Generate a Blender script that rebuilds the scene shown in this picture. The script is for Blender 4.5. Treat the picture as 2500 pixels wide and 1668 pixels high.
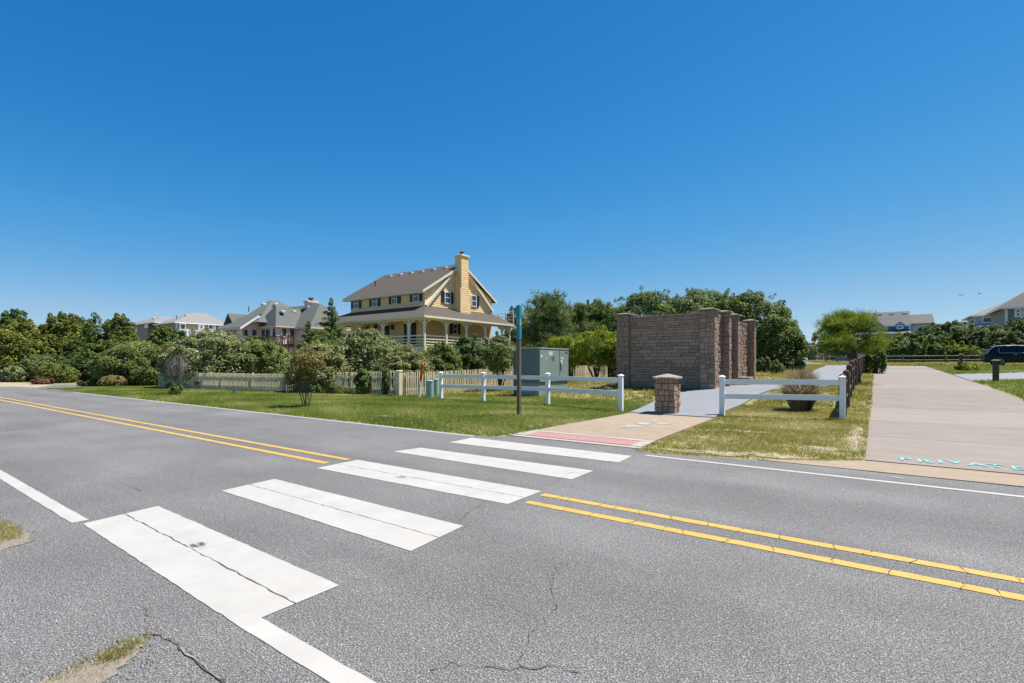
import bpy, math, random
import numpy as np
from mathutils import Vector, Matrix
random.seed(7); rng = np.random.default_rng(7)
scene = bpy.context.scene
for o in list(bpy.data.objects): bpy.data.objects.remove(o)
C = scene.collection

# ------------------------------------------------------------------ camera
F_PX, HOR, YAW, EYE = 1231.0, 888.0, math.radians(35.8), 1.5
CA, SA = math.cos(YAW), math.sin(YAW)
cam = bpy.data.cameras.new('camera'); camo = bpy.data.objects.new('camera', cam); C.objects.link(camo)
cam.sensor_width = 36.0; cam.lens = 36.0 * F_PX / 2500.0
cam.shift_y = (HOR - 834.0) / 2500.0
cam.clip_start = 0.05; cam.clip_end = 3000
camo.location = (0, 0, EYE); camo.rotation_euler = (math.radians(90), 0, YAW)
scene.camera = camo
# ------------------------------------------------------------------ world and sun
SUN_EL, SUN_AZ = math.radians(66.5), math.radians(39.0)      # azimuth clockwise from +Y
world = bpy.data.worlds.new('World'); scene.world = world; world.use_nodes = True
wn = world.node_tree.nodes; wl = world.node_tree.links; wn.clear()
sky = wn.new('ShaderNodeTexSky'); sky.sky_type = 'NISHITA'; sky.sun_disc = False
sky.sun_elevation = SUN_EL; sky.sun_rotation = SUN_AZ; sky.altitude = 0
sky.air_density = 0.7; sky.dust_density = 0.0; sky.ozone_density = 6.0
EXPO = 0.9
sc1 = wn.new('ShaderNodeVectorMath'); sc1.operation = 'SCALE'; sc1.inputs['Scale'].default_value = .1
cv = wn.new('ShaderNodeRGBCurve')          # the camera's colour response, the same over the whole sky
for ch, pts in enumerate(([(.05, .010), (.079, .026), (.12, .070), (.20, .20), (.27, .315), (.6, .62)],
                          [(.08, .115), (.152, .220), (.226, .325), (.35, .455), (.467, .56), (.8, .8)],
                          [(.2, .40), (.334, .585), (.46, .705), (.62, .765), (.761, .81)])):
    c = cv.mapping.curves[ch]; c.points[0].location = (0, 0); c.points[1].location = (1, .92)
    for p in pts: c.points.new(*p)
cv.mapping.update()
sc2 = wn.new('ShaderNodeVectorMath'); sc2.operation = 'SCALE'; sc2.inputs['Scale'].default_value = 10 / 2 ** EXPO
bg = wn.new('ShaderNodeBackground'); bg.inputs['Strength'].default_value = 0.1
wo = wn.new('ShaderNodeOutputWorld')
wl.new(sky.outputs[0], sc1.inputs[0]); wl.new(sc1.outputs[0], cv.inputs['Color']); wl.new(cv.outputs[0], sc2.inputs[0]); wl.new(sc2.outputs[0], bg.inputs['Color']); wl.new(bg.outputs[0], wo.inputs['Surface'])
sun = bpy.data.lights.new('sun', 'SUN'); sun.energy = 5.0; sun.angle = math.radians(0.53); sun.color = (1.0, 0.94, 0.86)
suno = bpy.data.objects.new('sun', sun); C.objects.link(suno)
sdir = Vector((math.sin(SUN_AZ) * math.cos(SUN_EL), math.cos(SUN_AZ) * math.cos(SUN_EL), math.sin(SUN_EL)))
suno.rotation_euler = sdir.to_track_quat('Z', 'Y').to_euler(); suno.location = (0, 0, 60)
vs = scene.view_settings
vs.view_transform = 'Standard'; vs.look = 'None'; vs.exposure = EXPO; vs.gamma = 1.0; vs.use_curve_mapping = False
scene.cycles.use_denoising = True; scene.cycles.denoising_input_passes = 'RGB_ALBEDO_NORMAL'; scene.cycles.denoising_prefilter = 'ACCURATE'; scene.cycles.max_bounces = 6; scene.cycles.transparent_max_bounces = 6

# ------------------------------------------------------------------ terrain height and surveying helpers
PY = [-1e4, 8.6, 15, 18, 22, 28, 32, 44, 59, 71, 119, 200, 1e5]
PZ = [0, 0, .06, .15, .45, .62, .7, .97, 1.28, 1.47, 2.25, 3.0, 3.0]
def gz(X, Y):
    b = np.clip((np.asarray(X, float) + 19) / 8, 0, 1); b = b * b * (3 - 2 * b)
    return np.interp(Y, PY, PZ) * (.2 + .8 * b)
def gzf(X, Y): return float(gz(X, Y))
def ray(x, y):
    r = (x - 1250) / F_PX; d = (y - HOR) / F_PX
    return (r * CA - SA, r * SA + CA, -d)
def G(x, y):
    """survey: photo point (2500 px wide) on the terrain -> place in metres"""
    dx, dy, dz = ray(x, y); lo = w = .5
    while w < 500 and EYE + dz * w >= gzf(dx * w, dy * w): lo = w; w *= 1.02
    hi = w
    for _ in range(30):
        m = (lo + hi) / 2
        if EYE + dz * m < gzf(dx * m, dy * m): hi = m
        else: lo = m
    return Vector((dx * m, dy * m, EYE + dz * m))
S = 2500 / 2350
def D(x, y): return G(x * S, y * S)
def at(x, w):
    r = (x - 1250) / F_PX * w
    return (r * CA - w * SA, r * SA + w * CA)
def zt(y, w): return EYE + (HOR - y) * w / F_PX
def onY(x, y, Y): dx, dy, dz = ray(x, y); w = Y / dy; return (dx * w, EYE + dz * w)
def onX(x, y, X): dx, dy, dz = ray(x, y); w = X / dx; return (dy * w, EYE + dz * w)
def Z1(x, y): return (740 + x * .22979, 590 + y * .22979)

# ------------------------------------------------------------------ materials
MATS = {}
def mat(name, col, rough=.7, var=.12, scale=6, bump=0., bscale=40, col2=None, metal=0, objvar=0., spec=.4, stretch=(1, 1, 1), detail=6):
    if name in MATS: return MATS[name]
    m = bpy.data.materials.new(name); m.use_nodes = True; MATS[name] = m
    n = m.node_tree.nodes; l = m.node_tree.links; b = n['Principled BSDF']
    b.inputs['Roughness'].default_value = rough; b.inputs['Metallic'].default_value = metal
    b.inputs['Specular IOR Level'].default_value = spec
    tc = n.new('ShaderNodeTexCoord'); mp = n.new('ShaderNodeMapping'); mp.inputs['Scale'].default_value = stretch
    l.new(tc.outputs['Object'], mp.inputs[0])
    nz = n.new('ShaderNodeTexNoise'); nz.inputs['Scale'].default_value = scale; nz.inputs['Detail'].default_value = detail
    nz.inputs['Roughness'].default_value = .6
    l.new(mp.outputs[0], nz.inputs['Vector'])
    mr = n.new('ShaderNodeMapRange'); mr.inputs[1].default_value = .3; mr.inputs[2].default_value = .7
    l.new(nz.outputs['Fac'], mr.inputs[0])
    mx = n.new('ShaderNodeMix'); mx.data_type = 'RGBA'; l.new(mr.outputs[0], mx.inputs[0])
    c2 = col2 or tuple(c * (1 - 2 * var) for c in col)
    c1 = col if col2 else tuple(min(1, c * (1 + var)) for c in col)
    mx.inputs[6].default_value = (*c2, 1); mx.inputs[7].default_value = (*c1, 1)
    out = mx.outputs[2]
    if objvar:
        oi = n.new('ShaderNodeObjectInfo'); m2 = n.new('ShaderNodeMapRange')
        m2.inputs[3].default_value = 1 - objvar; m2.inputs[4].default_value = 1 + objvar
        l.new(oi.outputs['Random'], m2.inputs[0])
        vm = n.new('ShaderNodeVectorMath'); vm.operation = 'SCALE'
        l.new(out, vm.inputs[0]); l.new(m2.outputs[0], vm.inputs['Scale']); out = vm.outputs[0]
    l.new(out, b.inputs['Base Color'])
    if bump:
        n2 = n.new('ShaderNodeTexNoise'); n2.inputs['Scale'].default_value = bscale; n2.inputs['Detail'].default_value = 5
        l.new(mp.outputs[0], n2.inputs['Vector'])
        bp = n.new('ShaderNodeBump'); bp.inputs['Strength'].default_value = bump; bp.inputs['Distance'].default_value = .02
        l.new(n2.outputs['Fac'], bp.inputs['Height']); l.new(bp.outputs[0], b.inputs['Normal'])
    return m
def leafmat(name, c0, c1, c2=None, trans=.3, rough=.62):
    if name in MATS: return MATS[name]
    m = bpy.data.materials.new(name); m.use_nodes = True; MATS[name] = m
    n = m.node_tree.nodes; l = m.node_tree.links; b = n['Principled BSDF']; out = n['Material Output']
    at_ = n.new('ShaderNodeAttribute'); at_.attribute_name = 'rnd'
    cr = n.new('ShaderNodeValToRGB'); e = cr.color_ramp.elements
    e[0].color = (*c0, 1); e[1].color = (*c1, 1); e[1].position = .75 if c2 else 1
    if c2: x = e.new(1.0); x.color = (*c2, 1)
    l.new(at_.outputs['Fac'], cr.inputs[0]); l.new(cr.outputs[0], b.inputs['Base Color'])
    b.inputs['Roughness'].default_value = rough; b.inputs['Specular IOR Level'].default_value = .2
    tr = n.new('ShaderNodeBsdfTranslucent'); l.new(cr.outputs[0], tr.inputs['Color'])
    ms = n.new('ShaderNodeMixShader'); ms.inputs[0].default_value = trans
    l.new(b.outputs[0], ms.inputs[1]); l.new(tr.outputs[0], ms.inputs[2]); l.new(ms.outputs[0], out.inputs['Surface'])
    return m
def glassmat(name, col, rough=.06):
    m = mat(name, col, rough, .05, 2, spec=.9); return m

def asphalt():
    m = bpy.data.materials.new('asphalt'); m.use_nodes = True; MATS['asphalt'] = m
    n = m.node_tree.nodes; l = m.node_tree.links; b = n['Principled BSDF']
    b.inputs['Roughness'].default_value = .85; b.inputs['Specular IOR Level'].default_value = .3
    tc = n.new('ShaderNodeTexCoord')
    def noise(sc, det, rg=.6, stretch=None):
        x = n.new('ShaderNodeTexNoise'); x.inputs['Scale'].default_value = sc; x.inputs['Detail'].default_value = det; x.inputs['Roughness'].default_value = rg
        if stretch:
            mp = n.new('ShaderNodeMapping'); mp.inputs['Scale'].default_value = stretch; l.new(tc.outputs['Object'], mp.inputs[0]); l.new(mp.outputs[0], x.inputs['Vector'])
        else: l.new(tc.outputs['Object'], x.inputs['Vector'])
        return x
    fine = noise(105, 3, .75); mid = noise(.55, 5, .6); wide = noise(1, 4, .55, (.12, .9, 1))
    vor = n.new('ShaderNodeTexVoronoi'); vor.inputs['Scale'].default_value = 190; l.new(tc.outputs['Object'], vor.inputs['Vector'])
    r1 = n.new('ShaderNodeValToRGB'); e = r1.color_ramp.elements
    e[0].position = .38; e[0].color = (.034, .034, .0345, 1); e[1].position = .62; e[1].color = (.262, .258, .252, 1)
    x = e.new(.5); x.color = (.118, .1165, .1145, 1)
    l.new(fine.outputs['Fac'], r1.inputs[0])
    # individual aggregate stones: a few pale and a few dark ones
    r2 = n.new('ShaderNodeValToRGB'); e = r2.color_ramp.elements
    e[0].position = .0; e[0].color = (.72, .72, .73, 1); e[1].position = 1; e[1].color = (2.2, 2.2, 2.15, 1)
    x = e.new(.55); x.color = (.95, .95, .95, 1); x = e.new(.9); x.color = (1.1, 1.1, 1.1, 1)
    sep = n.new('ShaderNodeSeparateColor'); l.new(vor.outputs['Color'], sep.inputs[0]); l.new(sep.outputs[0], r2.inputs[0])
    mu = n.new('ShaderNodeMix'); mu.data_type = 'RGBA'; mu.blend_type = 'MULTIPLY'; mu.inputs[0].default_value = 1
    l.new(r1.outputs[0], mu.inputs[6]); l.new(r2.outputs[0], mu.inputs[7])
    mr = n.new('ShaderNodeMapRange'); mr.inputs[1].default_value = .3; mr.inputs[2].default_value = .7; mr.inputs[3].default_value = .82; mr.inputs[4].default_value = 1.16
    l.new(mid.outputs['Fac'], mr.inputs[0])
    mr2 = n.new('ShaderNodeMapRange'); mr2.inputs[1].default_value = .35; mr2.inputs[2].default_value = .65; mr2.inputs[3].default_value = .87; mr2.inputs[4].default_value = 1.11
    l.new(wide.outputs['Fac'], mr2.inputs[0])
    ml = n.new('ShaderNodeMath'); ml.operation = 'MULTIPLY'; l.new(mr.outputs[0], ml.inputs[0]); l.new(mr2.outputs[0], ml.inputs[1])
    coarse = noise(27, 4, .7)
    mr3 = n.new('ShaderNodeMapRange'); mr3.inputs[1].default_value = .32; mr3.inputs[2].default_value = .68; mr3.inputs[3].default_value = .82; mr3.inputs[4].default_value = 1.18
    l.new(coarse.outputs['Fac'], mr3.inputs[0])
    m4 = n.new('ShaderNodeMath'); m4.operation = 'MULTIPLY'; l.new(ml.outputs[0], m4.inputs[0]); l.new(mr3.outputs[0], m4.inputs[1])
    sp = n.new('ShaderNodeSeparateXYZ'); l.new(tc.outputs['Object'], sp.inputs[0])          # worn wheel paths across the two lanes
    jit = noise(.35, 3); ad = n.new('ShaderNodeMath'); ad.operation = 'MULTIPLY_ADD'; ad.inputs[1].default_value = .5; l.new(jit.outputs['Fac'], ad.inputs[0]); l.new(sp.outputs['Y'], ad.inputs[2])
    wr = n.new('ShaderNodeValToRGB'); wr.color_ramp.interpolation = 'EASE'; e = wr.color_ramp.elements
    e[0].position = .0; e[0].color = (.5, .5, .5, 1); e[1].position = 1; e[1].color = (.5, .5, .5, 1)
    for yy, vv in ((1.9, .47), (2.6, .56), (3.3, .44), (4.1, .56), (4.9, .46), (5.6, .56), (6.5, .44), (7.3, .55), (8.1, .52)): q_ = e.new(yy / 10); q_.color = (vv, vv, vv, 1)
    dv = n.new('ShaderNodeMath'); dv.operation = 'DIVIDE'; dv.inputs[1].default_value = 10; l.new(ad.outputs[0], dv.inputs[0]); l.new(dv.outputs[0], wr.inputs[0])
    m5 = n.new('ShaderNodeMath'); m5.operation = 'MULTIPLY_ADD'; m5.inputs[1].default_value = .42; m5.inputs[2].default_value = .79; l.new(wr.outputs[0], m5.inputs[0])
    m6 = n.new('ShaderNodeMath'); m6.operation = 'MULTIPLY'; l.new(m4.outputs[0], m6.inputs[0]); l.new(m5.outputs[0], m6.inputs[1])
    vm = n.new('ShaderNodeVectorMath'); vm.operation = 'SCALE'; l.new(mu.outputs[2], vm.inputs[0]); l.new(m6.outputs[0], vm.inputs['Scale'])
    l.new(vm.outputs[0], b.inputs['Base Color'])
    bp = n.new('ShaderNodeBump'); bp.inputs['Strength'].default_value = .5; bp.inputs['Distance'].default_value = .008
    l.new(fine.outputs['Fac'], bp.inputs['Height']); l.new(bp.outputs[0], b.inputs['Normal'])
    return m

# ------------------------------------------------------------------ mesh helpers
def prop(o, label=None, cat=None, group=None, kind=None):
    if label: o['label'] = label
    if cat: o['category'] = cat
    if group: o['group'] = group
    if kind: o['kind'] = kind
    return o
def link(name, me, m=None, parent=None, loc=None):
    o = bpy.data.objects.new(name, me); C.objects.link(o)
    if m is not None and len(me.materials) == 0: me.materials.append(MATS[m] if isinstance(m, str) else m)
    if parent: o.parent = parent
    if loc is not None: o.location = loc
    return o
def thing(name, label, cat, loc=(0, 0, 0), rz=0, group=None):
    o = bpy.data.objects.new(name, None); C.objects.link(o); o.empty_display_size = .2
    o.location = loc; o.rotation_euler = (0, 0, rz)
    return prop(o, label, cat, group)
def copy_tree(o, parent=None):
    c = o.copy(); C.objects.link(c); c.parent = parent
    for ch in list(o.children): copy_tree(ch, c)
    return c
class MB:
    def __init__(s): s.v = []; s.f = []
    def add(s, vs, fs):
        k = len(s.v); s.v += [tuple(p) for p in vs]; s.f += [tuple(i + k for i in q) for q in fs]; return s
    def box(s, x0, x1, y0, y1, z0, z1, M=None):
        vs = [(x, y, z) for z in (z0, z1) for x, y in ((x0, y0), (x1, y0), (x1, y1), (x0, y1))]
        if M is not None: vs = [M @ Vector(p) for p in vs]
        return s.add(vs, [(0, 3, 2, 1), (4, 5, 6, 7), (0, 1, 5, 4), (1, 2, 6, 5), (2, 3, 7, 6), (3, 0, 4, 7)])
    def bbox(s, x0, x1, y0, y1, z0, z1, c=.01):
        """box with chamfered vertical edges and top"""
        o = [(x0 + c, y0), (x1 - c, y0), (x1, y0 + c), (x1, y1 - c), (x1 - c, y1), (x0 + c, y1), (x0, y1 - c), (x0, y0 + c)]
        i = [(min(max(x, x0 + c), x1 - c), min(max(y, y0 + c), y1 - c)) for x, y in o]
        return s.loft([[(x, y, z0) for x, y in o], [(x, y, z1 - c) for x, y in o], [(x + (a - x) * .9, y + (b - y) * .9, z1) for (x, y), (a, b) in zip(o, i)]])
    def loft(s, rings, cap=True):
        n = len(rings[0]); vs = [p for r in rings for p in r]; fs = []
        for k in range(len(rings) - 1):
            for j in range(n): fs.append((k * n + j, k * n + (j + 1) % n, (k + 1) * n + (j + 1) % n, (k + 1) * n + j))
        if cap: fs.append(tuple(range(n))[::-1]); fs.append(tuple((len(rings) - 1) * n + j for j in range(n)))
        return s.add(vs, fs)
    def lathe(s, prof, seg=16, c=(0, 0, 0)):
        return s.loft([[(c[0] + r * math.cos(2 * math.pi * j / seg), c[1] + r * math.sin(2 * math.pi * j / seg), c[2] + z) for j in range(seg)] for r, z in prof])
    def tube(s, pts, rad, seg=6):
        pts = [Vector(p) for p in pts]; rings = []
        for i, p in enumerate(pts):
            d = (pts[min(i + 1, len(pts) - 1)] - pts[max(i - 1, 0)]).normalized()
            a = d.cross(Vector((.31, .95, .05))).normalized(); b = d.cross(a)
            r = rad[i] if hasattr(rad, '__len__') else rad
            rings.append([p + (a * math.cos(t) + b * math.sin(t)) * r for t in [2 * math.pi * j / seg for j in range(seg)]])
        return s.loft(rings)
    def prism(s, poly, d):
        """poly: list of 3-D points, extruded by vector d"""
        d = Vector(d); n = len(poly); a = [Vector(p) for p in poly]
        return s.add(a + [p + d for p in a], [tuple(range(n))[::-1], tuple(range(n, 2 * n))] + [(i, (i + 1) % n, n + (i + 1) % n, n + i) for i in range(n)])
    def mesh(s, name, smooth=False):
        me = bpy.data.meshes.new(name); me.from_pydata(s.v, [], s.f); me.validate()
        import bmesh
        bm = bmesh.new(); bm.from_mesh(me); bmesh.ops.recalc_face_normals(bm, faces=bm.faces); bm.to_mesh(me); bm.free()
        if smooth: me.shade_smooth()
        me.update(); return me
    def build(s, name, m, parent=None, loc=None, smooth=False): return link(name, s.mesh(name, smooth), m, parent, loc)
def big_mesh(name, v, f, rnd=None):
    """numpy verts (N,3), faces (M,k) -> mesh, with a per-face random value"""
    me = bpy.data.meshes.new(name); k = f.shape[1]; M = len(f)
    me.vertices.add(len(v)); me.vertices.foreach_set('co', v.astype(np.float32).ravel())
    me.loops.add(M * k); me.loops.foreach_set('vertex_index', f.astype(np.int32).ravel())
    me.polygons.add(M); me.polygons.foreach_set('loop_start', np.arange(0, M * k, k, dtype=np.int32)); me.polygons.foreach_set('loop_total', np.full(M, k, dtype=np.int32))
    me.update(calc_edges=True)
    if rnd is not None:
        a = me.attributes.new('rnd', 'FLOAT', 'FACE'); a.data.foreach_set('value', rnd.astype(np.float32))
    return me
def sheet(name, m, pts, z, parent=None, kind=None, follow=True):
    """flat polygon (fan from its centre) laid z above the terrain"""
    v = [(p[0], p[1], (gzf(p[0], p[1]) if follow else 0) + z) for p in pts]
    o = MB().add(v, [tuple(range(len(v)))]).build(name, m, parent)
    return prop(o, kind=kind)

# ------------------------------------------------------------------ material palette
asphalt()
mat('turf_soil', (.259, .214, .097), .95, scale=1.3, bump=.6, bscale=30, col2=(.130, .142, .042))
mat('sand', (.360, .302, .216), .95, scale=9, bump=.5, bscale=60, col2=(.216, .187, .115))
mat('gritty_sand', (.270, .232, .188), .95, scale=30, bump=.8, bscale=90, col2=(.165, .143, .109))
mat('pebble', (.272, .248, .224), .9, .2, 20, objvar=.3)
mat('paint_white', (.371, .358, .332), .6, .05, 3, .25, 220, detail=10)
mat('paint_yellow', (.461, .288, .061), .6, .08, 9, .25, 220)
mat('crack', (.075, .068, .062), .95, .2, 20)
mat('crack_fill', (.225, .203, .173), .95, .2, 30)
mat('tyre_mark', (.16, .165, .17), .9, .3, 60)
mat('concrete', (.219, .190, .159), .85, scale=2.2, bump=.15, bscale=90, col2=(.172, .149, .127), objvar=.09, stretch=(.5, 2.2, 1))
mat('concrete_pale', (.332, .293, .259), .85, .08, 4, .15, 90)
mat('concrete_tan', (.279, .216, .153), .85, scale=2.5, bump=.15, bscale=90, col2=(.229, .180, .126), objvar=.04)
mat('concrete_grey', (.183, .193, .209), .8, scale=1.2, bump=.1, bscale=90, col2=(.156, .166, .183))
mat('tactile', (.392, .217, .193), .8, .1, 20)
mat('cyan_paint', (.17, .42, .45), .7, .25, 25, detail=10)
mat('cyan_faded', (.285, .325, .27), .85, .1, 18)
mat('vinyl', (.78, .78, .77), .45, .02, 3)
mat('wood_brown', (.105, .068, .047), .85, .3, 14, .5, 60, stretch=(4, 4, .6))
mat('wood_grey', (.175, .135, .105), .85, .25, 12, .5, 60, stretch=(5, 5, .5))
mat('wood_rail', (.188, .169, .143), .85, .25, 6, .4, 60)
mat('teal', (.012, .215, .255), .5, .06, 4)
mat('letter_white', (.55, .68, .70), .6, .03, 4)
mat('stone', (.45, .305, .215), .9, scale=7, bump=.7, bscale=35, col2=(.27, .18, .128), objvar=.22)
mat('stone_pillar', (.50, .325, .225), .9, scale=8, bump=.9, bscale=35, col2=(.31, .195, .135), objvar=.18)
mat('mortar', (.13, .095, .08), .95, .15, 15, .4, 60)
mat('stone_cap', (.311, .255, .204), .9, scale=7, bump=.7, bscale=40, col2=(.229, .185, .144))
mat('cabinet', (.115, .15, .14), .5, .07, 3)  # body steel darkened, the shade on its front put into the colour
mat('cabinet_sunlit', (.221, .281, .255), .5, .06, 3)  # same steel, lighter copy with the sun on the door side in its colour
mat('sticker', (.62, .64, .62), .6, .1, 30)
mat('sticker_dark', (.06, .07, .08), .6, .1, 30)
mat('sticker_red', (.42, .20, .16), .6, .1, 30)
mat('orange', (.544, .084, .020), .55, .12, 5)
mat('canister', (.264, .368, .320), .55, .05, 4)
mat('picket_paint', (.669, .581, .370), .75, .1, 3, objvar=.07)
mat('house_yellow', (.88, .60, .295), .75, .04, 2, objvar=.03)
mat('house_cream', (.740, .662, .473), .7, .04, 2)
mat('shingle_brown', (.091, .076, .060), .95, scale=13, bump=.6, bscale=25, col2=(.055, .045, .036), stretch=(1, 1, 2))
mat('shutter', (.012, .03, .024), .5, .1, 3)
glassmat('pane_glass', (.035, .05, .065))
mat('white_trim', (.80, .80, .79), .6, .03, 3)
mat('dark_metal', (.02, .02, .022), .5, .1, 5)
mat('vent_pale', (.465, .480, .495), .5, .05, 5)
mat('house_pink', (.72, .56, .49), .8, .05, 2, objvar=.03)
mat('shingle_green', (.116, .128, .116), .95, scale=9, bump=.5, bscale=25, col2=(.075, .086, .079))
mat('pink_trim', (.66, .50, .42), .7, .04, 2)
mat('house_grey', (.20, .21, .22), .8, .06, 2)
mat('shingle_pale', (.216, .212, .205), .95, scale=9, bump=.4, bscale=25, col2=(.166, .164, .160))
mat('shake_tan', (.34, .25, .18), .85, scale=8, col2=(.25, .18, .13))
mat('house_blue', (.045, .25, .50), .8, .05, 2)
mat('house_blue_pale', (.30, .42, .55), .7, .06, 2)
mat('shingle_slate', (.124, .121, .116), .95, scale=9, bump=.4, bscale=25, col2=(.083, .083, .081))
mat('deck_dark', (.10, .07, .055), .85, .2, 6)
mat('car_paint', (.004, .004, .005), .34, .02, 2, spec=.3)
mat('car_glass', (.006, .008, .012), .08, .02, 2, spec=.45)
mat('chrome', (.36, .38, .40), .45, .02, 2)
mat('tyre', (.018, .018, .018), .9, .1, 10)
mat('rim', (.36, .37, .39), .5, .04, 4)
mat('tail_light', (.16, .008, .01), .2, .05, 3)
mat('bark', (.085, .066, .052), .95, .25, 12, .7, 40, stretch=(3, 3, .8))
mat('bark_pale', (.20, .165, .13), .95, .25, 12, .5, 40)
mat('dead_twig', (.185, .16, .15), .9, .2, 10)
mat('rust_brown', (.06, .025, .02), .8, .3, 15, .4, 40)
mat('flag_blue', (.02, .22, .48), .6, .05, 5)
mat('bird_dark', (.03, .03, .035), .8, .1, 5)
leafmat('leaf_silver', (.035, .055, .012), (.27, .31, .12), (.66, .66, .44), .3)
leafmat('leaf_silver_yellow', (.061, .077, .018), (.318, .326, .111), (.583, .549, .326), .3)
leafmat('leaf_dark', (.031, .057, .015), (.137, .193, .048), (.246, .299, .115), .32)
leafmat('leaf_oak', (.037, .070, .013), (.166, .228, .053), (.274, .332, .117), .34)
leafmat('leaf_olive', (.048, .070, .011), (.198, .228, .038), (.396, .408, .090), .33)
leafmat('leaf_cedar', (.034, .072, .015), (.145, .217, .047), (.264, .323, .085), .3)
leafmat('leaf_bright', (.056, .088, .004), (.240, .296, .014), (.400, .432, .048), .42)
leafmat('leaf_mid', (.052, .080, .016), (.200, .256, .064), (.368, .416, .176), .34)
leafmat('leaf_brownish', (.072, .072, .016), (.224, .196, .060), (.384, .296, .144), .35)
leafmat('leaf_pine', (.054, .090, .023), (.198, .252, .081), (.324, .378, .153), .3)
leafmat('leaf_pine_bright', (.074, .123, .010), (.221, .287, .033), (.361, .410, .082), .45)
leafmat('leaf_red', (.09, .05, .025), (.24, .13, .07), (.32, .20, .11), .2)
leafmat('leaf_flower', (.072, .092, .032), (.304, .312, .176), (.640, .624, .512), .28)
leafmat('leaf_straw', (.19, .165, .075), (.36, .29, .165), (.52, .42, .26), .45)
leafmat('grass_blade', (.080, .136, .013), (.215, .262, .048), (.40, .37, .165), .42)
leafmat('grass_dry', (.152, .160, .019), (.338, .298, .079), (.479, .406, .225), .42)

# ================================================================== the setting
def grid_ground():
    xs = np.unique(np.concatenate([np.linspace(-700, -80, 18), np.linspace(-80, 30, 111), np.linspace(30, 700, 18)]))
    ys = np.unique(np.concatenate([np.linspace(-120, 6, 8), [7.9, 8.05, 8.3, 8.6], np.arange(9, 75, 1.0), [119, 200], np.linspace(80, 900, 30)]))
    X, Y = np.meshgrid(xs, ys); Z = gz(X, Y)
    Z = np.where(Y < 8.0, -.06, Z - np.where(Y < 9.5, .009, .004))
    v = np.stack([X, Y, Z], -1).reshape(-1, 3); nx = len(xs); ny = len(ys)
    i = np.arange((ny - 1) * (nx - 1)); r = i // (nx - 1); c = i % (nx - 1); a = r * nx + c
    return big_mesh('ground', v, np.stack([a, a + 1, a + nx + 1, a + nx], 1))
ground = prop(link('ground', grid_ground(), 'turf_soil'), 'sandy coastal ground with patchy turf', kind='structure')

def strip(name, m, left, right, z, parent=None, kind=None, follow=True, side=0.0):
    """ribbon between two edge polylines of equal length; side>0 gives it a slab edge of that depth"""
    n = len(left); v = []
    for (a, b) in zip(left, right):
        for p in (a, b): v.append((p[0], p[1], (gzf(p[0], p[1]) if follow else 0) + z))
    f = [(2 * i, 2 * i + 1, 2 * i + 3, 2 * i + 2) for i in range(n - 1)]
    mb = MB().add(v, f)
    if side:
        k = len(v); low = [(x, y, zz - side) for x, y, zz in v]
        idx = [2 * i for i in range(n)] + [2 * i + 1 for i in reversed(range(n))]
        mb.v += low
        for a, b in zip(idx, idx[1:] + idx[:1]): mb.f.append((a, b, b + k, a + k))
    o = mb.build(name, m, parent)
    return prop(o, kind=kind)

# --- road
xs = np.concatenate([[-400, -200, -120], np.arange(-80, 30, .5), [60, 120, 400]])
edge = 8.10 + np.where(xs > -1.6, .5, 0) + rng.normal(0, .012, len(xs))
edge = np.where((xs > -3.4) & (xs <= -1.6), 8.10 + (xs + 3.4) / 1.8 * .5, edge)
edge = np.where((xs > -6.3) & (xs < -3.3), 8.5, edge)
road = strip('road', 'asphalt', [(x, -40) for x in xs], [(x, e) for x, e in zip(xs, edge)], .0, kind='structure', follow=False)
prop(road, 'grey asphalt road with zebra crossing and double yellow line')
def mark(name, m, x0, x1, y0, y1, z=.004, parent=road, jit=.0022, step=.12):
    n = max(2, int((x1 - x0) / step)); t = np.linspace(x0, x1, n + 1)
    L = [(x, y0 + random.gauss(0, jit)) for x in t]; R = [(x, y1 + random.gauss(0, jit)) for x in t]
    return strip(name, m, L, R, z, parent, follow=False)
mark('edge_line', 'paint_white', -46, -6.12, 1.42, 1.545)
mark('edge_line', 'paint_white', -2.98, 30, 1.42, 1.545)
mark('edge_line', 'paint_white', -34, -6.72, 7.93, 8.03)
mark('edge_line', 'paint_white', -3.05, 40, 7.92, 8.015)
for y0, y1 in ((4.47, 4.58), (4.83, 4.935)):
    mark('centre_line', 'paint_yellow', -60, -6.70 + (y0 - 4.5) * .1, y0, y1)
    mark('centre_line', 'paint_yellow', -3.09 + random.uniform(-.03, .03), 30, y0, y1)
def crack(pts, w=.012, jit=.012, step=.04, z=.006, parent=road, m='crack', name='crack'):
    P = []
    for (a, b) in zip(pts, pts[1:]):
        n = max(1, int(math.dist(a, b) / step))
        for i in range(n): t = i / n; P.append((a[0] + (b[0] - a[0]) * t + random.gauss(0, jit), a[1] + (b[1] - a[1]) * t + random.gauss(0, jit)))
    P.append(pts[-1]); L = []; R = []
    for i, p in enumerate(P):
        q = P[min(i + 1, len(P) - 1)]; o = P[max(i - 1, 0)]
        d = Vector((q[0] - o[0], q[1] - o[1])).normalized(); h = w * random.uniform(.12, .8) / 2
        L.append((p[0] - d.y * h, p[1] + d.x * h)); R.append((p[0] + d.y * h, p[1] - d.x * h))
    return strip(name, m, L, R, z, parent, follow=False)
STRIPES = [[(190, 1203), (363, 1162), (778, 1345), (550, 1440)], [(508, 1127), (630, 1100), (1063, 1208), (943, 1266)],
           [(727, 1075), (820, 1056), (1243, 1128), (1165, 1158)], [(903, 1037), (965, 1028), (1362, 1081), (1312, 1101)],
           [(1030, 1016), (1083, 1005), (1450, 1047), (1420, 1062)]]
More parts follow.
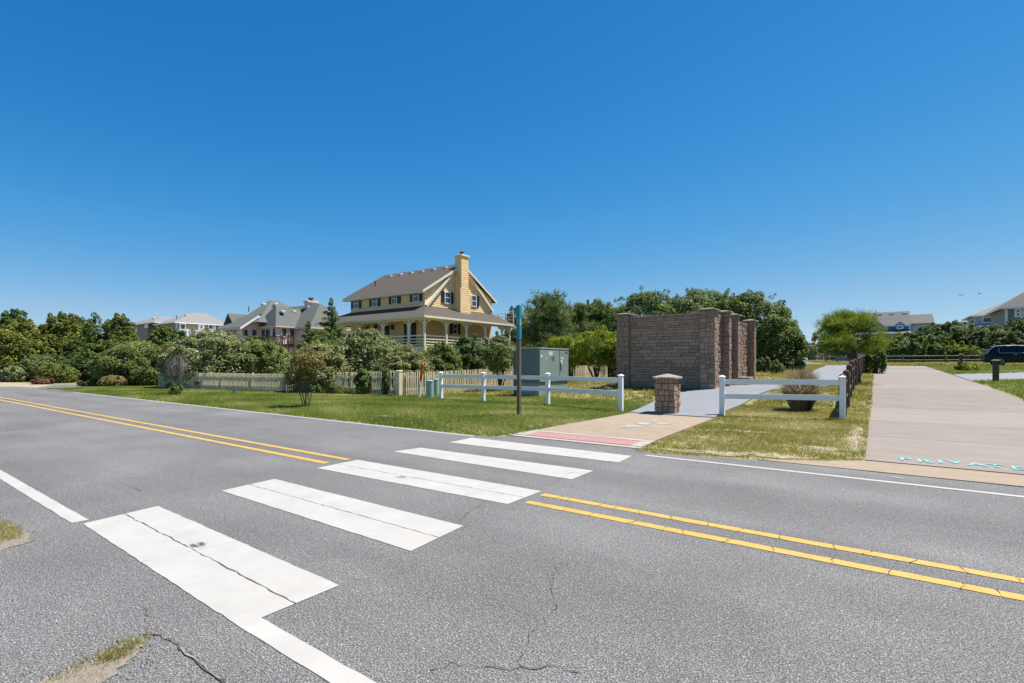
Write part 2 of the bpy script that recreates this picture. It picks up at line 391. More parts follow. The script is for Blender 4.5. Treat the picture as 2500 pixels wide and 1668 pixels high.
for k, q in enumerate(STRIPES):
    a, b, c, d = [D(*p).xy for p in q]
    n = 40; L = []; R = []
    for i in range(n + 1):
        t = i / n; p = a.lerp(d, t); r = b.lerp(c, t)
        L.append((p.x, p.y + random.gauss(0, .0025))); R.append((r.x, r.y + random.gauss(0, .0025)))
    st = strip('crosswalk_stripe', 'paint_white', L, R, .0045, road, follow=False)
    fr = (.52, .50, .48, .55, .6)[k]; wd = (.017, .014, .011, .007, .005)[k]
    p0 = a.lerp(b, fr); p1 = d.lerp(c, fr)
    crack([p0, p1], wd, .005, .06, .0065, st)
    if k == 0:
        for t in (.50,): crack([a.lerp(d, t), b.lerp(c, t + .05)], .004, .01, .06, .0065, st)
    if k == 2: crack([a.lerp(d, .82), b.lerp(c, .85)], .006, .01, .06, .0065, st)
def smudge(name, m, c, rx, ry, z, parent, n=18, j=.25):
    pts = [(c[0] + rx * math.cos(2 * math.pi * i / n) * random.uniform(1 - j, 1 + j), c[1] + ry * math.sin(2 * math.pi * i / n) * random.uniform(1 - j, 1 + j)) for i in range(n)]
    return sheet(name, m, pts, z, parent, follow=False)
def scuff(c, rx, ry, n):
    sm = MB()
    for i in range(n):
        y = c.y + random.uniform(-ry, ry); x = c.x + random.uniform(-.4, .4) * rx; l = rx * random.uniform(.25, .8) * math.sqrt(max(.1, 1 - ((y - c.y) / ry) ** 2)); h = random.uniform(.0012, .004)
        sm.add([(x - l, y, .0072), (x - l * .4, y - h, .0072), (x + l, y + random.gauss(0, .003), .0072), (x + l * .3, y + h, .0072)], [(0, 1, 2, 3)])
    prop(sm.build('tyre_mark', 'tyre_mark', road), kind='stuff')
scuff(D(455, 1253), .11, .055, 34); scuff(D(920, 1096), .14, .04, 22)
for pts, w in ([[(1278, 1300), (1265, 1345), (1275, 1390), (1225, 1450), (1195, 1510), (1190, 1560)], .006], [[(1000, 1532), (1100, 1530), (1190, 1536), (1260, 1533), (1330, 1545)], .01],
               [[(1055, 1200), (1070, 1180), (1120, 1150)], .010], [[(1250, 1115), (1290, 1098), (1312, 1085)], .010],
               [[(272, 1108), (300, 1117), (328, 1130)], .009], [[(325, 1400), (348, 1455)], .009], [[(360, 1455), (385, 1463), (430, 1500), (470, 1530), (515, 1572)], .026]):
    crack([D(*p).xy for p in pts], w)
crack([D(*p).xy for p in [(395, 1475), (430, 1502), (468, 1531), (505, 1562)]], .016, .004, .05, .008, road, 'crack_fill', 'crack_filling')
mb_l = []
for y0, y1 in ((4.45, 4.60), (4.81, 4.955)):
    x = -2.9
    while x < 2.2:
        crack([(x, y0), (x + random.uniform(-.06, .06), y1)], .010, .008, .03, .0068); x += random.uniform(.16, .42)
manhole = smudge('valve_cover', 'crack_fill', D(1930, 1105).xy if False else D(2061, 1097).xy, .09, .07, .005, road, 14, .05)

# --- verge patches breaking through the asphalt near the camera
p1 = [D(*p).xy for p in [(-60, 1190), (0, 1196), (30, 1206), (62, 1222), (80, 1242), (40, 1252), (0, 1266), (-60, 1290)]]
def rough(P, k=7, j=.018):
    return [(P[i][0] + (P[(i + 1) % len(P)][0] - P[i][0]) * q / k + random.gauss(0, j), P[i][1] + (P[(i + 1) % len(P)][1] - P[i][1]) * q / k + random.gauss(0, j)) for i in range(len(P)) for q in range(k)]
p1 = rough(p1)
sp1 = sheet('sand_patch', 'gritty_sand', p1, .005, None, 'structure', False); prop(sp1, 'sandy grass patch breaking the asphalt at the left edge')
p2 = [D(*p).xy for p in [(352, 1453), (335, 1478), (312, 1505), (285, 1530), (240, 1572), (60, 1590), (100, 1562), (180, 1530), (240, 1500), (300, 1472)]]
p2 = rough(p2, 7, .010)
sp2 = sheet('sand_patch', 'gritty_sand', p2, .005, None, 'structure', False); prop(sp2, 'sandy weed-grown joint in the asphalt nearest the camera')

# --- walkway
PL = [(8.52, -6.12), (13.8, -5.80), (18, -6.42), (20.2, -6.41), (21.8, -5.92), (22.9, -5.5), (25, -4.12), (26.3, -3.25), (30, -3.3), (42, -3.7), (60, -4.0)]
PR = [(8.52, -3.42), (13.95, -3.44), (15.2, -3.58), (20.7, -3.5), (21.9, -3.3), (24.45, -1.82), (26.4, -1.24), (62, -1.2)]
def pl(Y): return float(np.interp(Y, [p[0] for p in PL], [p[1] for p in PL]))
def pr(Y): return float(np.interp(Y, [p[0] for p in PR], [p[1] for p in PR]))
def seg_strip(name, m, y0, y1, z, parent=None, kind=None, side=.12, step=.4):
    n = max(1, int((y1 - y0) / step)); t = np.linspace(y0, y1, n + 1)
    t = np.unique(np.concatenate([t, [p for p in PY if y0 < p < y1]]))
    return strip(name, m, [(pl(y), y) for y in t], [(pr(y), y) for y in t], z, parent, kind, side=side)
walk = thing('walkway', 'tan concrete ramp walk leading from the crossing', 'walkway'); walk['kind'] = 'structure'; del walk['category']
def slab_poly(name, m, pts, z, parent, side=.1):
    v = [(x, y, gzf(x, y) + z) for x, y in pts]; n = len(v)
    return MB().add(v + [(x, y, q - side) for x, y, q in v], [tuple(range(n))] + [(i, (i + 1) % n, n + (i + 1) % n, n + i) for i in range(n)]).build(name, m, parent)
slab_poly('slab', 'concrete_pale', [(-6.25, 8.49), (-3.36, 8.49), (-3.38, 8.66), (-6.2, 8.66)], .012, walk)
slab_poly('slab', 'concrete_pale', [(-6.16, 9.235), (-3.40, 9.235), (-3.41, 9.42), (-6.14, 9.42)], .022, walk)
slab_poly('slab', 'concrete_pale', [(-6.2, 8.664), (-5.93, 8.664), (-5.93, 9.231), (-6.17, 9.231)], .020, walk)
slab_poly('slab', 'concrete_pale', [(-3.60, 8.664), (-3.385, 8.664), (-3.40, 9.231), (-3.60, 9.231)], .020, walk)
for x0, x1 in ((-5.926, -4.768), (-4.762, -3.604)):
    tp = MB().box(x0, x1, 8.668, 9.228, -.05, .022).build('tactile_panel', 'tactile', walk)
    v = []; f = []; nx = 19; ny = 9
    mb = MB()
    for i in range(nx):
        for j in range(ny):
            cx = x0 + .035 + i * (x1 - x0 - .07) / (nx - 1); cy = 8.668 + .035 + j * .49 / (ny - 1)
            mb.lathe([(.014, .0), (.009, .008)], 6, (cx, cy, .022))
    dm = mb.build('truncated_domes', 'tactile', tp); dm['kind'] = 'stuff'
for y0, y1 in ((9.424, 11.2), (11.207, 13.86)):
    t = np.linspace(y0, y1, 5)
    strip('slab', 'concrete_tan', [(pl(y) - (.06 if y < 11 else 0), y) for y in t], [(pr(y), y) for y in t], .024, walk, side=.1)
for (xd, yd, rx, ry) in ((1478, 975, .16, .22), (1455, 981, .2, .16), (1518, 975, .2, .1), (1500, 968, .12, .12), (1435, 983, .1, .1), (1366, 1000, .16, .07), (1385, 1003, .12, .05)):
    c = D(xd, yd); smudge('faded_paint_mark', 'cyan_faded', c, rx, ry, gzf(c.x, c.y) + .030, walk, 12, .45)
path = seg_strip('footpath', 'concrete_grey', 13.868, 62, .045, None, 'structure'); prop(path, 'blue-grey concrete footpath curving past the stone enclosure')
# side branch of the path, running off to the far left towards the pair of stone pillars
bl = [(-1.2, 62.05), (-5, 70), (-8.5, 85), (-9.2, 104), (-9.0, 135)]; br = [(-4.0, 60.05), (-9.5, 72), (-13.5, 88), (-12.4, 105), (-12.4, 135)]
def dens(P, k=8): return [(P[i][0] + (P[i + 1][0] - P[i][0]) * j / k, P[i][1] + (P[i + 1][1] - P[i][1]) * j / k) for i in range(len(P) - 1) for j in range(k)] + [P[-1]]
prop(strip('footpath', 'concrete_grey', dens(bl), dens(br), .05, None, 'structure', side=.1), 'far branch of the pale footpath bending left to two pillars')

# --- driveway of concrete slabs
drive = thing('driveway', 'wide pale concrete driveway marked PRIVATE', 'driveway'); drive['kind'] = 'structure'; del drive['category']
ys_d = [9.44] + list(np.arange(12.4, 57.0, 3.05)) + [57.8]
for a, b in zip(ys_d, ys_d[1:]):
    def rx(y): return 3.55 + max(0, 13 - y) ** 2 * .12
    t = sorted(set([a, (a + b) / 2, b - .014] + [p for p in PY if a < p < b - .014]))
    strip('slab', 'concrete', [(-.13 + (.02 if y > 15 else 0), y) for y in t], [(rx(y), y) for y in t], .019, drive, side=.1)
slab_poly('apron', 'concrete_tan', [(-1.5, 8.61), (8, 8.61), (8, 9.43), (-.15, 9.43), (-.55, 9.1), (-1.0, 8.85)], .008, drive)
side_pts = [(3.56, 30.7), (5.68, 33.5), (12, 37.5), (32, 45), (32, 53), (14, 49), (7.5, 44.3), (3.56, 38.2)]
sd = MB().add([(x, y, gzf(x, y) + .04) for x, y in side_pts], [(0, 1, 6, 7), (1, 2, 5, 6), (2, 3, 4, 5)]).build('side_driveway', 'concrete_grey'); prop(sd, 'pale side driveway branching right in front of the parked car', kind='structure')
0 and MB().prism([(3.40, 30.7, .70), (3.56, 30.7, .70), (3.56, 38.2, .87), (3.40, 38.2, .87)], (0, 0, .06)).build('kerb_edge', 'concrete', drive)
# PRIVATE stencilled in cyan
def text_mesh(s, size, name, extrude=0.0):
    cu = bpy.data.curves.new(name, 'FONT'); cu.body = s; cu.size = size; cu.space_character = 1.0; cu.extrude = extrude; cu.offset = .02 * size
    cu.resolution_u = 3
    o = bpy.data.objects.new(name, cu); C.objects.link(o); bpy.context.view_layer.update()
    me = bpy.data.meshes.new_from_object(o.evaluated_get(bpy.context.evaluated_depsgraph_get())); bpy.data.objects.remove(o)
    me.name = name; me.materials.clear(); return me
pcs = [(2213, 1125), (2260, 1130), (2295, 1131), (2330, 1132), (2385, 1138), (2433, 1142), (2487, 1148)]
for ch, pc in zip('PRIVATE', pcs):
    me = text_mesh(ch, .40, 'painted_letter')
    g = G(*pc); xs_ = [v.co.x for v in me.vertices]; mid = (min(xs_) + max(xs_)) / 2
    for v in me.vertices: v.co.x = (v.co.x - mid) * .82
    link('painted_letter', me, 'cyan_paint', drive, (g.x, g.y - .13, gzf(g.x, g.y + .3) + .0235))

# --- bare sand in the lawn
def bare(xd, yd, rx, ry, label, m='sand'):
    c = D(xd, yd); n = 26
    pts = [(c.x + rx * math.cos(2 * math.pi * i / n) * random.uniform(.35, 1.2), c.y + ry * math.sin(2 * math.pi * i / n) * random.uniform(.5, 1.25)) for i in range(n)]
    BARE.append((c.x, c.y, rx, ry)); return prop(sheet('bare_sand', m, pts, .001, None, 'structure'), label)
BARE = []
bare(1560, 1034, .55, .14, 'bare sand strip at the road edge of the small lawn')
bare(1660, 1040, .55, .22, 'bare sand in the middle of the small lawn by the road')
bare(1780, 1046, .55, .2, 'bare sand by the road near the driveway corner')
bare(1890, 1030, .3, .25, 'bare sand beside the driveway corner')
bare(1720, 991, .7, .1, 'thin bare strip in front of the short white fence')
bare(626, 914, .9, .22, 'bare sand streak left of the small roadside tree')
bare(750, 923, .75, .16, 'bare sand streak right of the small roadside tree')
bare(815, 930, .8, .12, 'thin bare streak in the verge before the corner post')
bare(880, 955, .55, .16, 'bare patch in the verge below the corner post')
bare(980, 956, .3, .10, 'small bare spot in the verge before the long white fence')
bare(1065, 902, .8, .25, 'bare earth under the long white fence')
bare(1965, 1000, .16, 2.2, 'bare earth along the driveway edge')
bare(1760, 868, 1.5, 2.2, 'dry sandy turf beside the stone enclosure')
# far-left sandy verge and side street mouth
vs_ = [D(*p).xy for p in [(-160, 874), (-40, 874), (60, 880), (130, 884), (215, 884), (225, 892), (150, 898), (95, 891), (30, 888), (-160, 889)]]
prop(sheet('sand_verge', 'sand', vs_, .008, None, 'structure'), 'pale sand verge under the trees at far left')
dv = [D(*p).xy for p in [(86, 890), (128, 883), (200, 883), (175, 900), (120, 897)]]
prop(sheet('street_mouth', 'asphalt', dv, .012, None, 'structure'), 'small asphalt driveway mouth between the left shrubs')

# ================================================================== grass
def tufts(name, xy, h, wd, nb, m, label):
    n = len(xy); N = n * nb
    base = np.repeat(xy, nb, 0) + rng.normal(0, .025, (N, 2)); z = gz(base[:, 0], base[:, 1])
    ang = rng.uniform(0, 2 * np.pi, N); hh = h * rng.uniform(.45, 1.25, N); ww = wd * rng.uniform(.6, 1.3, N)
    lean = hh * rng.uniform(.3, 1.5, N); la = rng.uniform(0, 2 * np.pi, N)
    d = np.stack([np.cos(ang), np.sin(ang)], 1) * ww[:, None] / 2
    a = np.column_stack([base - d, z - .01]); b = np.column_stack([base + d, z - .01])
    t = np.column_stack([base + np.stack([np.cos(la), np.sin(la)], 1) * lean[:, None], z + hh])
    v = np.stack([a, b, t], 1).reshape(-1, 3); f = np.arange(N * 3).reshape(-1, 3)
    rn = np.clip(np.repeat(.5 + .5 * np.sin(xy[:, 0] * 1.1 + 2 * np.sin(xy[:, 1] * .7)) * np.cos(xy[:, 1] * 1.7 + 1.3 * np.sin(xy[:, 0] * .5)), nb) * .62 + np.repeat(np.clip(.5 + .6 * np.sin(xy[:, 0] * .43 + 1.9 * np.sin(xy[:, 1] * .31 + .5)) * np.sin(xy[:, 1] * .8 + .6 * xy[:, 0] * .3), 0, 1), nb) * .22 + rng.beta(2, 3, N) * .5 - .06, 0, 1)
    o = link(name, big_mesh(name, v, f, rn), m); return prop(o, label, 'grass', kind='stuff')
def scatter(x0, x1, y0, y1, dens_, keep, patchy=.25):
    n = int((x1 - x0) * (y1 - y0) * dens_)
    xy = np.column_stack([rng.uniform(x0, x1, n), rng.uniform(y0, y1, n)])
    k = keep(xy[:, 0], xy[:, 1])
    for (cx, cy, rx_, ry_) in BARE:
        q = ((xy[:, 0] - cx) / rx_) ** 2 + ((xy[:, 1] - cy) / ry_) ** 2
        k &= (q > rng.uniform(.1, 1.7, n)) | (rng.random(n) < .3)
    pn = np.sin(xy[:, 0] * 2.3 + 1.7 * np.sin(xy[:, 1] * 1.9)) * np.sin(xy[:, 1] * 3.1 + 1.3 * np.sin(xy[:, 0] * 1.3))
    k &= rng.random(n) > patchy * np.clip(pn + .4, 0, 1.2)
    return xy[k]
PLy, PLx = [p[0] for p in PL], [p[1] for p in PL]; PRy, PRx = [p[0] for p in PR], [p[1] for p in PR]
leftlawn = lambda x, y: (x < np.interp(y, PLy, PLx) - .02) & (y > 8.12 + np.where(x > -6.35, .4, 0))
tufts('lawn_grass', scatter(-20, -5.7, 8.1, 17.5, 420, leftlawn), .058, .016, 4, 'grass_blade', 'green lawn between road and long white fence')
tufts('lawn_grass', scatter(-40, -20, 8.1, 14.5, 230, leftlawn), .075, .028, 4, 'grass_blade', 'green roadside verge before the picket fence')
rl = lambda x, y: (x > np.interp(y, PRy, PRx) + .03) & (x < -.13) & (y > np.interp(x, [-3.4, -1.6, -.15], [8.14, 8.66, 9.45]))
tufts('lawn_grass', scatter(-3.6, -.1, 8.1, 18, 700, rl, .5), .040, .011, 4, 'grass_dry', 'yellowish small lawn with the short white fence')
tufts('lawn_grass', scatter(-3.3, -.1, 18, 62, 110, rl), .09, .03, 4, 'grass_dry', 'turf strip along the row of brown posts')
bl_ = lambda x, y: (x < np.interp(y, PLy, PLx) - .04) & ~((x > -10.2) & (x < -5.1) & (y > 21.8) & (y < 29.6))
tufts('lawn_grass', scatter(-20, -3, 17.5, 62, 55, bl_, .35), .12, .042, 4, 'grass_dry', 'dry turf around the stone enclosure')
rr = lambda x, y: (x > 3.6) & ~((y > 30.7 + (x - 3.5) * .95) & (y < 38.2 + (x - 3.5) * 1.05) & (x < 9)) & ~((x >= 9) & (y > 36 + (x - 9) * .38) & (y < 46.5 + (x - 9) * .45))
tufts('lawn_grass', scatter(3.6, 22, 14, 62, 60, rr), .13, .045, 4, 'grass_blade', 'green lawn right of the driveway')
far_g = lambda x, y: np.ones(len(x), bool) & ~((y > 62) & (x < -.9) & (x > np.interp(y, [60, 72, 88, 105, 135], [-4, -9.5, -13.5, -12.4, -12.4]) - .1) & (x < np.interp(y, [62, 70, 85, 104, 135], [-1.2, -5, -8.5, -9.2, -9.0]) + .1))
tufts('lawn_grass', scatter(-22, 25, 60, 100, 16, far_g), .2, .12, 4, 'grass_dry', 'dry grass beyond the end of the driveway')
# verge weeds at the near asphalt patches
def inpoly(x, y, poly):
    c = np.zeros(len(x), bool)
    for (x0, y0), (x1, y1) in zip(poly, poly[1:] + poly[:1]):
        c ^= ((y0 > y) != (y1 > y)) & (x < (x1 - x0) * (y - y0) / (y1 - y0 + 1e-12) + x0)
    return c
weed1 = [tuple(D(*p).xy) for p in [(-60, 1188), (0, 1198), (28, 1212), (58, 1224), (30, 1240), (0, 1248), (-60, 1262)]]
weed2 = [tuple(D(*p).xy) for p in [(346, 1458), (330, 1478), (295, 1502), (255, 1522), (225, 1524), (240, 1506), (300, 1476)]]
weed3 = [tuple(D(*p).xy) for p in [(240, 1505), (200, 1535), (120, 1568), (90, 1568), (180, 1532)]]
for wp, de, lb in ((weed1, 2600, 'grass tuft breaking through the asphalt at the left edge'), (weed2, 5200, 'grass growing along the asphalt joint near the camera'), (weed3, 1800, 'sparse weeds at the sandy end of the asphalt joint')):
    bx = [p[0] for p in wp]; by = [p[1] for p in wp]
    tufts('weed_grass', scatter(min(bx), max(bx), min(by), max(by), de, lambda x, y: inpoly(x, y, wp), 0), .045, .006, 4, 'grass_dry', lb)
pb = MB()
for poly, cnt in ((p1, 60), (p2, 150)):
    bx = [p[0] for p in poly]; by = [p[1] for p in poly]; k = 0
    while k < cnt:
        x, y = random.uniform(min(bx) - .06, max(bx) + .06), random.uniform(min(by) - .05, max(by) + .05); r = random.uniform(.003, .010)
        pb.add([(x - r, y, .003), (x, y - r * .8, .003), (x + r, y, .003), (x, y + r * .8, .003), (x + r * .2, y, .006 + r)], [(0, 1, 4), (1, 2, 4), (2, 3, 4), (3, 0, 4)]); k += 1
prop(pb.build('grit', 'pebble'), 'loose grit scattered round the sandy asphalt joints', 'grit', kind='stuff')
for wp, de, lb in (([tuple(p) for p in p1], 420, 'dry wisps on the left edge sand patch'), ([tuple(p) for p in p2], 900, 'dry wisps on the near sand patch')):
    bx = [p[0] for p in wp]; by = [p[1] for p in wp]
    tufts('weed_grass', scatter(min(bx), max(bx), min(by), max(by), de, lambda x, y: inpoly(x, y, wp), 0), .022, .005, 3, 'leaf_straw', lb)
wp = [tuple(D(*p).xy) for p in [(735, 892), (790, 876), (850, 872), (900, 893), (905, 905), (820, 905), (740, 903)]]
bx = [p[0] for p in wp]; by = [p[1] for p in wp]
tufts('tall_weeds', scatter(min(bx), max(bx), min(by), max(by), 160, lambda x, y: inpoly(x, y, wp), 0), .30, .022, 5, 'grass_blade', 'tall weeds heaped against the picket fence before the corner post')

# ================================================================== masonry
STONE_V = []
for k in range(8):
    r = random.Random(k + 50)
    base = [(-.5, -.5), (0, -.5), (.5, -.5), (.5, 0), (.5, .5), (0, .5), (-.5, .5), (-.5, 0)]
    def ring(sc, y, j): return [(x * sc + r.uniform(-j, j), y + r.uniform(-.12, .12) * (y > .3), z * sc + r.uniform(-j, j)) for x, z in base]
    STONE_V.append(([(x, 0, z) for x, z in base], ring(.985, .55, .012), ring(.90, .95, .03), (r.uniform(-.2, .2), r.uniform(.95, 1.2), r.uniform(-.2, .2))))
def stone_geo(k):
    a, b, c, d = STONE_V[k]; v = list(a) + list(b) + list(c) + [d]; f = []
    for q in (0, 8):
        for j in range(8): f.append((q + j, q + (j + 1) % 8, q + 8 + (j + 1) % 8, q + 8 + j))
    for j in range(8): f.append((16 + j, 16 + (j + 1) % 8, 24))
    return v, f
STONE_ME = {}
def stone_mesh(k, m):
    if (k, m) not in STONE_ME:
        me = MB().add(*stone_geo(k)).mesh('stone'); me.materials.append(MATS[m]); STONE_ME[(k, m)] = me
    return STONE_ME[(k, m)]
def stone_matrix(org, u, n, a0, a1, z0, z1, dep, gap=.010):
    u = Vector(u); n = Vector(n); c = Vector(org) + u * (a0 + a1) / 2 + Vector((0, 0, (z0 + z1) / 2))
    M = Matrix.Identity(4)
    M.col[0][:3] = u * (a1 - a0 - gap); M.col[1][:3] = n * dep; M.col[2][:3] = Vector((0, 0, z1 - z0 - gap)); M.col[3][:3] = c
    return M
def lay_stones(lst, parent, m, limit=10 ** 6, loc=(0, 0, 0)):
    rest = MB(); T = Matrix.Translation(-Vector(loc))
    for i, M in enumerate(lst):
        k = random.randrange(8)
        if i < limit:
            o = link('stone', stone_mesh(k, m), None, parent); o.matrix_basis = T @ M
        else:
            v, f = stone_geo(k); rest.add([T @ M @ Vector(p) for p in v], f)
    if rest.v: prop(rest.build('stonework', m, parent), kind='stuff')
def coursed(org, u, n, W, z0, z1, hs=(.10, .125, .15), ws=(.22, .62), dep=(.02, .045), soldier=()):
    out = []; z = z0
    while z < z1 - .04:
        h = min(random.choice(hs), z1 - z)
        s = next((q for q in soldier if z <= q < z + h), None)
        a = 0
        if s is not None: h = min(.2, z1 - z)
        while a < W - .01:
            w = random.uniform(.07, .11) if s is not None else random.uniform(*ws)
            b = min(W, a + w)
            if W - b < .1: b = W
            out.append(stone_matrix(org, u, n, a, b, z, z + h, random.uniform(*dep))); a = b
        z += h
    return out
def ashlar(org, u, n, W, z0, z1, dep=(.02, .045), lo=.09, hi=.26):
    out = []
    def split(a0, a1, b0, b1):
        w, h = a1 - a0, b1 - b0
        if (w > hi or h > hi) or (random.random() < .45 and (w > 2 * lo and h > 2 * lo)):
            if w * random.uniform(.7, 1.5) > h and w > 2 * lo: t = a0 + w * random.uniform(.35, .65); split(a0, t, b0, b1); split(t, a1, b0, b1); return
            if h > 2 * lo: t = b0 + h * random.uniform(.35, .65); split(a0, a1, b0, t); split(a0, a1, t, b1); return
        out.append(stone_matrix(org, u, n, a0, a1, b0, b1, random.uniform(*dep)))
    split(0, W, z0, z1); return out
def cap_mesh(w, z, t, rise, c=(0, 0), m='stone_cap', rough=.012):
    h = w / 2; seg = 6; base = []
    for (ax, ay), (bx, by) in zip([(-h, -h), (h, -h), (h, h), (-h, h)], [(h, -h), (h, h), (-h, h), (-h, -h)]):
        for i in range(seg): base.append((ax + (bx - ax) * i / seg, ay + (by - ay) * i / seg))
    def rg(sc, zz, j): return [(c[0] + x * sc + random.uniform(-j, j), c[1] + y * sc + random.uniform(-j, j), zz + random.uniform(-j, j) * .6) for x, y in base]
    mb = MB(); mb.loft([rg(.94, z, rough), rg(1.0, z + t * .35, rough), rg(.99, z + t, rough), rg(.5, z + t + rise * .55, rough * .5), rg(.03, z + t + rise, 0)])
    return mb

# --- stone enclosure behind the long white fence
BX0, BX1, BY0, BY1, BZ, BT = -9.66, -5.38, 21.6, 29.1, .36, 3.63
enc = thing('stone_enclosure', 'tall roofless brown stone enclosure with capped corner piers', 'enclosure', (BX1, BY0, BZ))
L0 = (BX1, BY0, BZ)
def W_(mb, name, m, parent, smooth=False):
    mb.v = [(x - L0[0], y - L0[1], z - L0[2]) for x, y, z in mb.v]; return mb.build(name, m, parent, None, smooth)
PW = .62
W_(MB().box(BX0 + .1, BX1 - .1, BY0 + .12, BY0 + .36, BZ - .3, BT - .02), 'wall', 'mortar', enc)
W_(MB().box(BX0 + .1, BX0 + .34, BY0 + .37, BY1 - .1, BZ - .3, BT - .02), 'wall', 'mortar', enc)
W_(MB().box(BX0 + .35, BX1 - .1, BY1 - .34, BY1 - .1, BZ - .3, BT - .02), 'wall', 'mortar', enc)
def yx(px): return onX(1480 + px * .2296, 800, BX1)[0]
y_p2, y_p2b, y_p3, y_p3b, y_p4 = yx(1240) , yx(1300), yx(1335), yx(1385), yx(1530)
W_(MB().box(BX1 - .34, BX1 - .1, BY0 + .37, y_p2 + .2, BZ - .3, BT - .02), 'wall', 'mortar', enc)
W_(MB().box(BX1 - .34, BX1 - .1, y_p3 + .1, BY1 - .35, BZ - .3, BT - .02), 'wall', 'mortar', enc)
W_(MB().box(BX1 - .32, BX1 - .16, y_p2 + .21, y_p3 + .09, 3.05, BT - .05), 'lintel', 'stone', enc)
W_(MB().box(BX1 - .30, BX1 - .24, y_p2 + .21, y_p3 + .09, BZ, 3.04), 'door', 'dark_metal', enc)
piers = [(BX0 + PW / 2, BY0 + PW / 2 - .04, PW, 0), (BX1 - PW / 2 + .04, BY0 + PW / 2 - .04, PW, 0), (BX1 + .02, y_p2 + .22, .48, .04), (BX1 + .02, y_p3 + .27, .48, .04), (BX1 + .02, BY1 - .25, .50, .04)]
stones_first = coursed((BX0 + PW, BY0 + .12, 0), (1, 0, 0), (0, -1, 0), BX1 - BX0 - 2 * PW + .04, BZ - .1, BT, soldier=(1.43, 3.45))
stones_rest = []
for i, (cx, cy, w, _) in enumerate(piers):
    h = w / 2 - .03; W_(MB().box(cx - h, cx + h, cy - h, cy + h, BZ - .3, BT + .06), 'pier', 'mortar', enc)
    for (ox, oy, u, n) in ((cx - h, cy - h, (1, 0, 0), (0, -1, 0)), (cx + h, cy - h, (0, 1, 0), (1, 0, 0)), (cx + h, cy + h, (-1, 0, 0), (0, 1, 0)), (cx - h, cy + h, (0, -1, 0), (-1, 0, 0))):
        a = ashlar((ox, oy, 0), u, n, 2 * h, BZ - .1, BT + .05, lo=.12, hi=.34)
        (stones_first if (i == 1 and u[0] == 1) else stones_rest).extend(a)
    W_(cap_mesh(w + .16, BT + .06, .07, .07, (cx, cy), rough=.008), 'cap', 'stone_cap', enc)
rp = dict(hs=(.10, .13, .16), ws=(.14, .38), dep=(.025, .085))
stones_rest += coursed((BX1 - .1, BY0 + PW, 0), (0, 1, 0), (1, 0, 0), y_p2 - BY0 - PW + .05, BZ - .1, BT, soldier=(3.45,), **rp)
stones_rest += coursed((BX1 - .1, y_p3 + .45, 0), (0, 1, 0), (1, 0, 0), BY1 - .5 - y_p3 - .45, BZ - .1, BT, soldier=(3.45,), **rp)
lay_stones(stones_first + stones_rest, enc, 'stone', 296, L0)
W_(MB().bbox(BX1 + .05, BX1 + .75, y_p3 + .1, y_p3 + 1.0, BZ - .1, .88, .02), 'step', 'stone_cap', enc)
W_(MB().bbox(BX1 + .30, BX1 + .95, y_p3 + 1.003, y_p3 + 1.7, BZ - .1, .74, .02), 'step', 'stone_cap', enc)

# --- stone pillar on the walk
def stone_pillar(label, loc, w=.54, h=.98, group=None):
    t = thing('stone_pillar', label, 'pillar', loc, 0, group); q = w / 2 - .035
    MB().box(-q, q, -q, q, -.03, h - .01).build('core', 'mortar', t)
    lst = []
    for (ox, oy, u, n) in ((-q - .03, -q, (1, 0, 0), (0, -1, 0)), (q, -q - .03, (0, 1, 0), (1, 0, 0)), (q + .03, q, (-1, 0, 0), (0, 1, 0)), (-q, q + .03, (0, -1, 0), (-1, 0, 0))):
        lst += ashlar((ox, oy, 0), u, n, 2 * q + .06, 0, h - .12, (.03, .065), .085, .23) + coursed((ox, oy, 0), u, n, 2 * q + .06, h - .12, h, hs=(.12,), ws=(.07, .12), dep=(.015, .03))
    lay_stones(lst, t, 'stone_pillar')
    cap_mesh(w + .13, h, .055, .10).build('cap', 'stone_cap', t); return t
pc = G(1628, 1011); stone_pillar('low stone bollard pillar with pyramid cap standing on the tan walk', (pc.x, pc.y + .06, gzf(pc.x, pc.y) + .024))
FARP = stone_pillar('left one of the two distant stone pillars on the far path', (-12.0, 112.0, gzf(-12, 112) + .05), .9, 1.15, 'stone pillars on the far footpath')
x_, y_ = at(2019.5, 108); o = copy_tree(FARP); o.location = (x_, y_, gzf(x_, y_)); o['label'] = 'right one of the two distant stone pillars on the far path'
x_, y_ = at(2005, 104); FARP.location = (x_, y_, gzf(x_, y_))

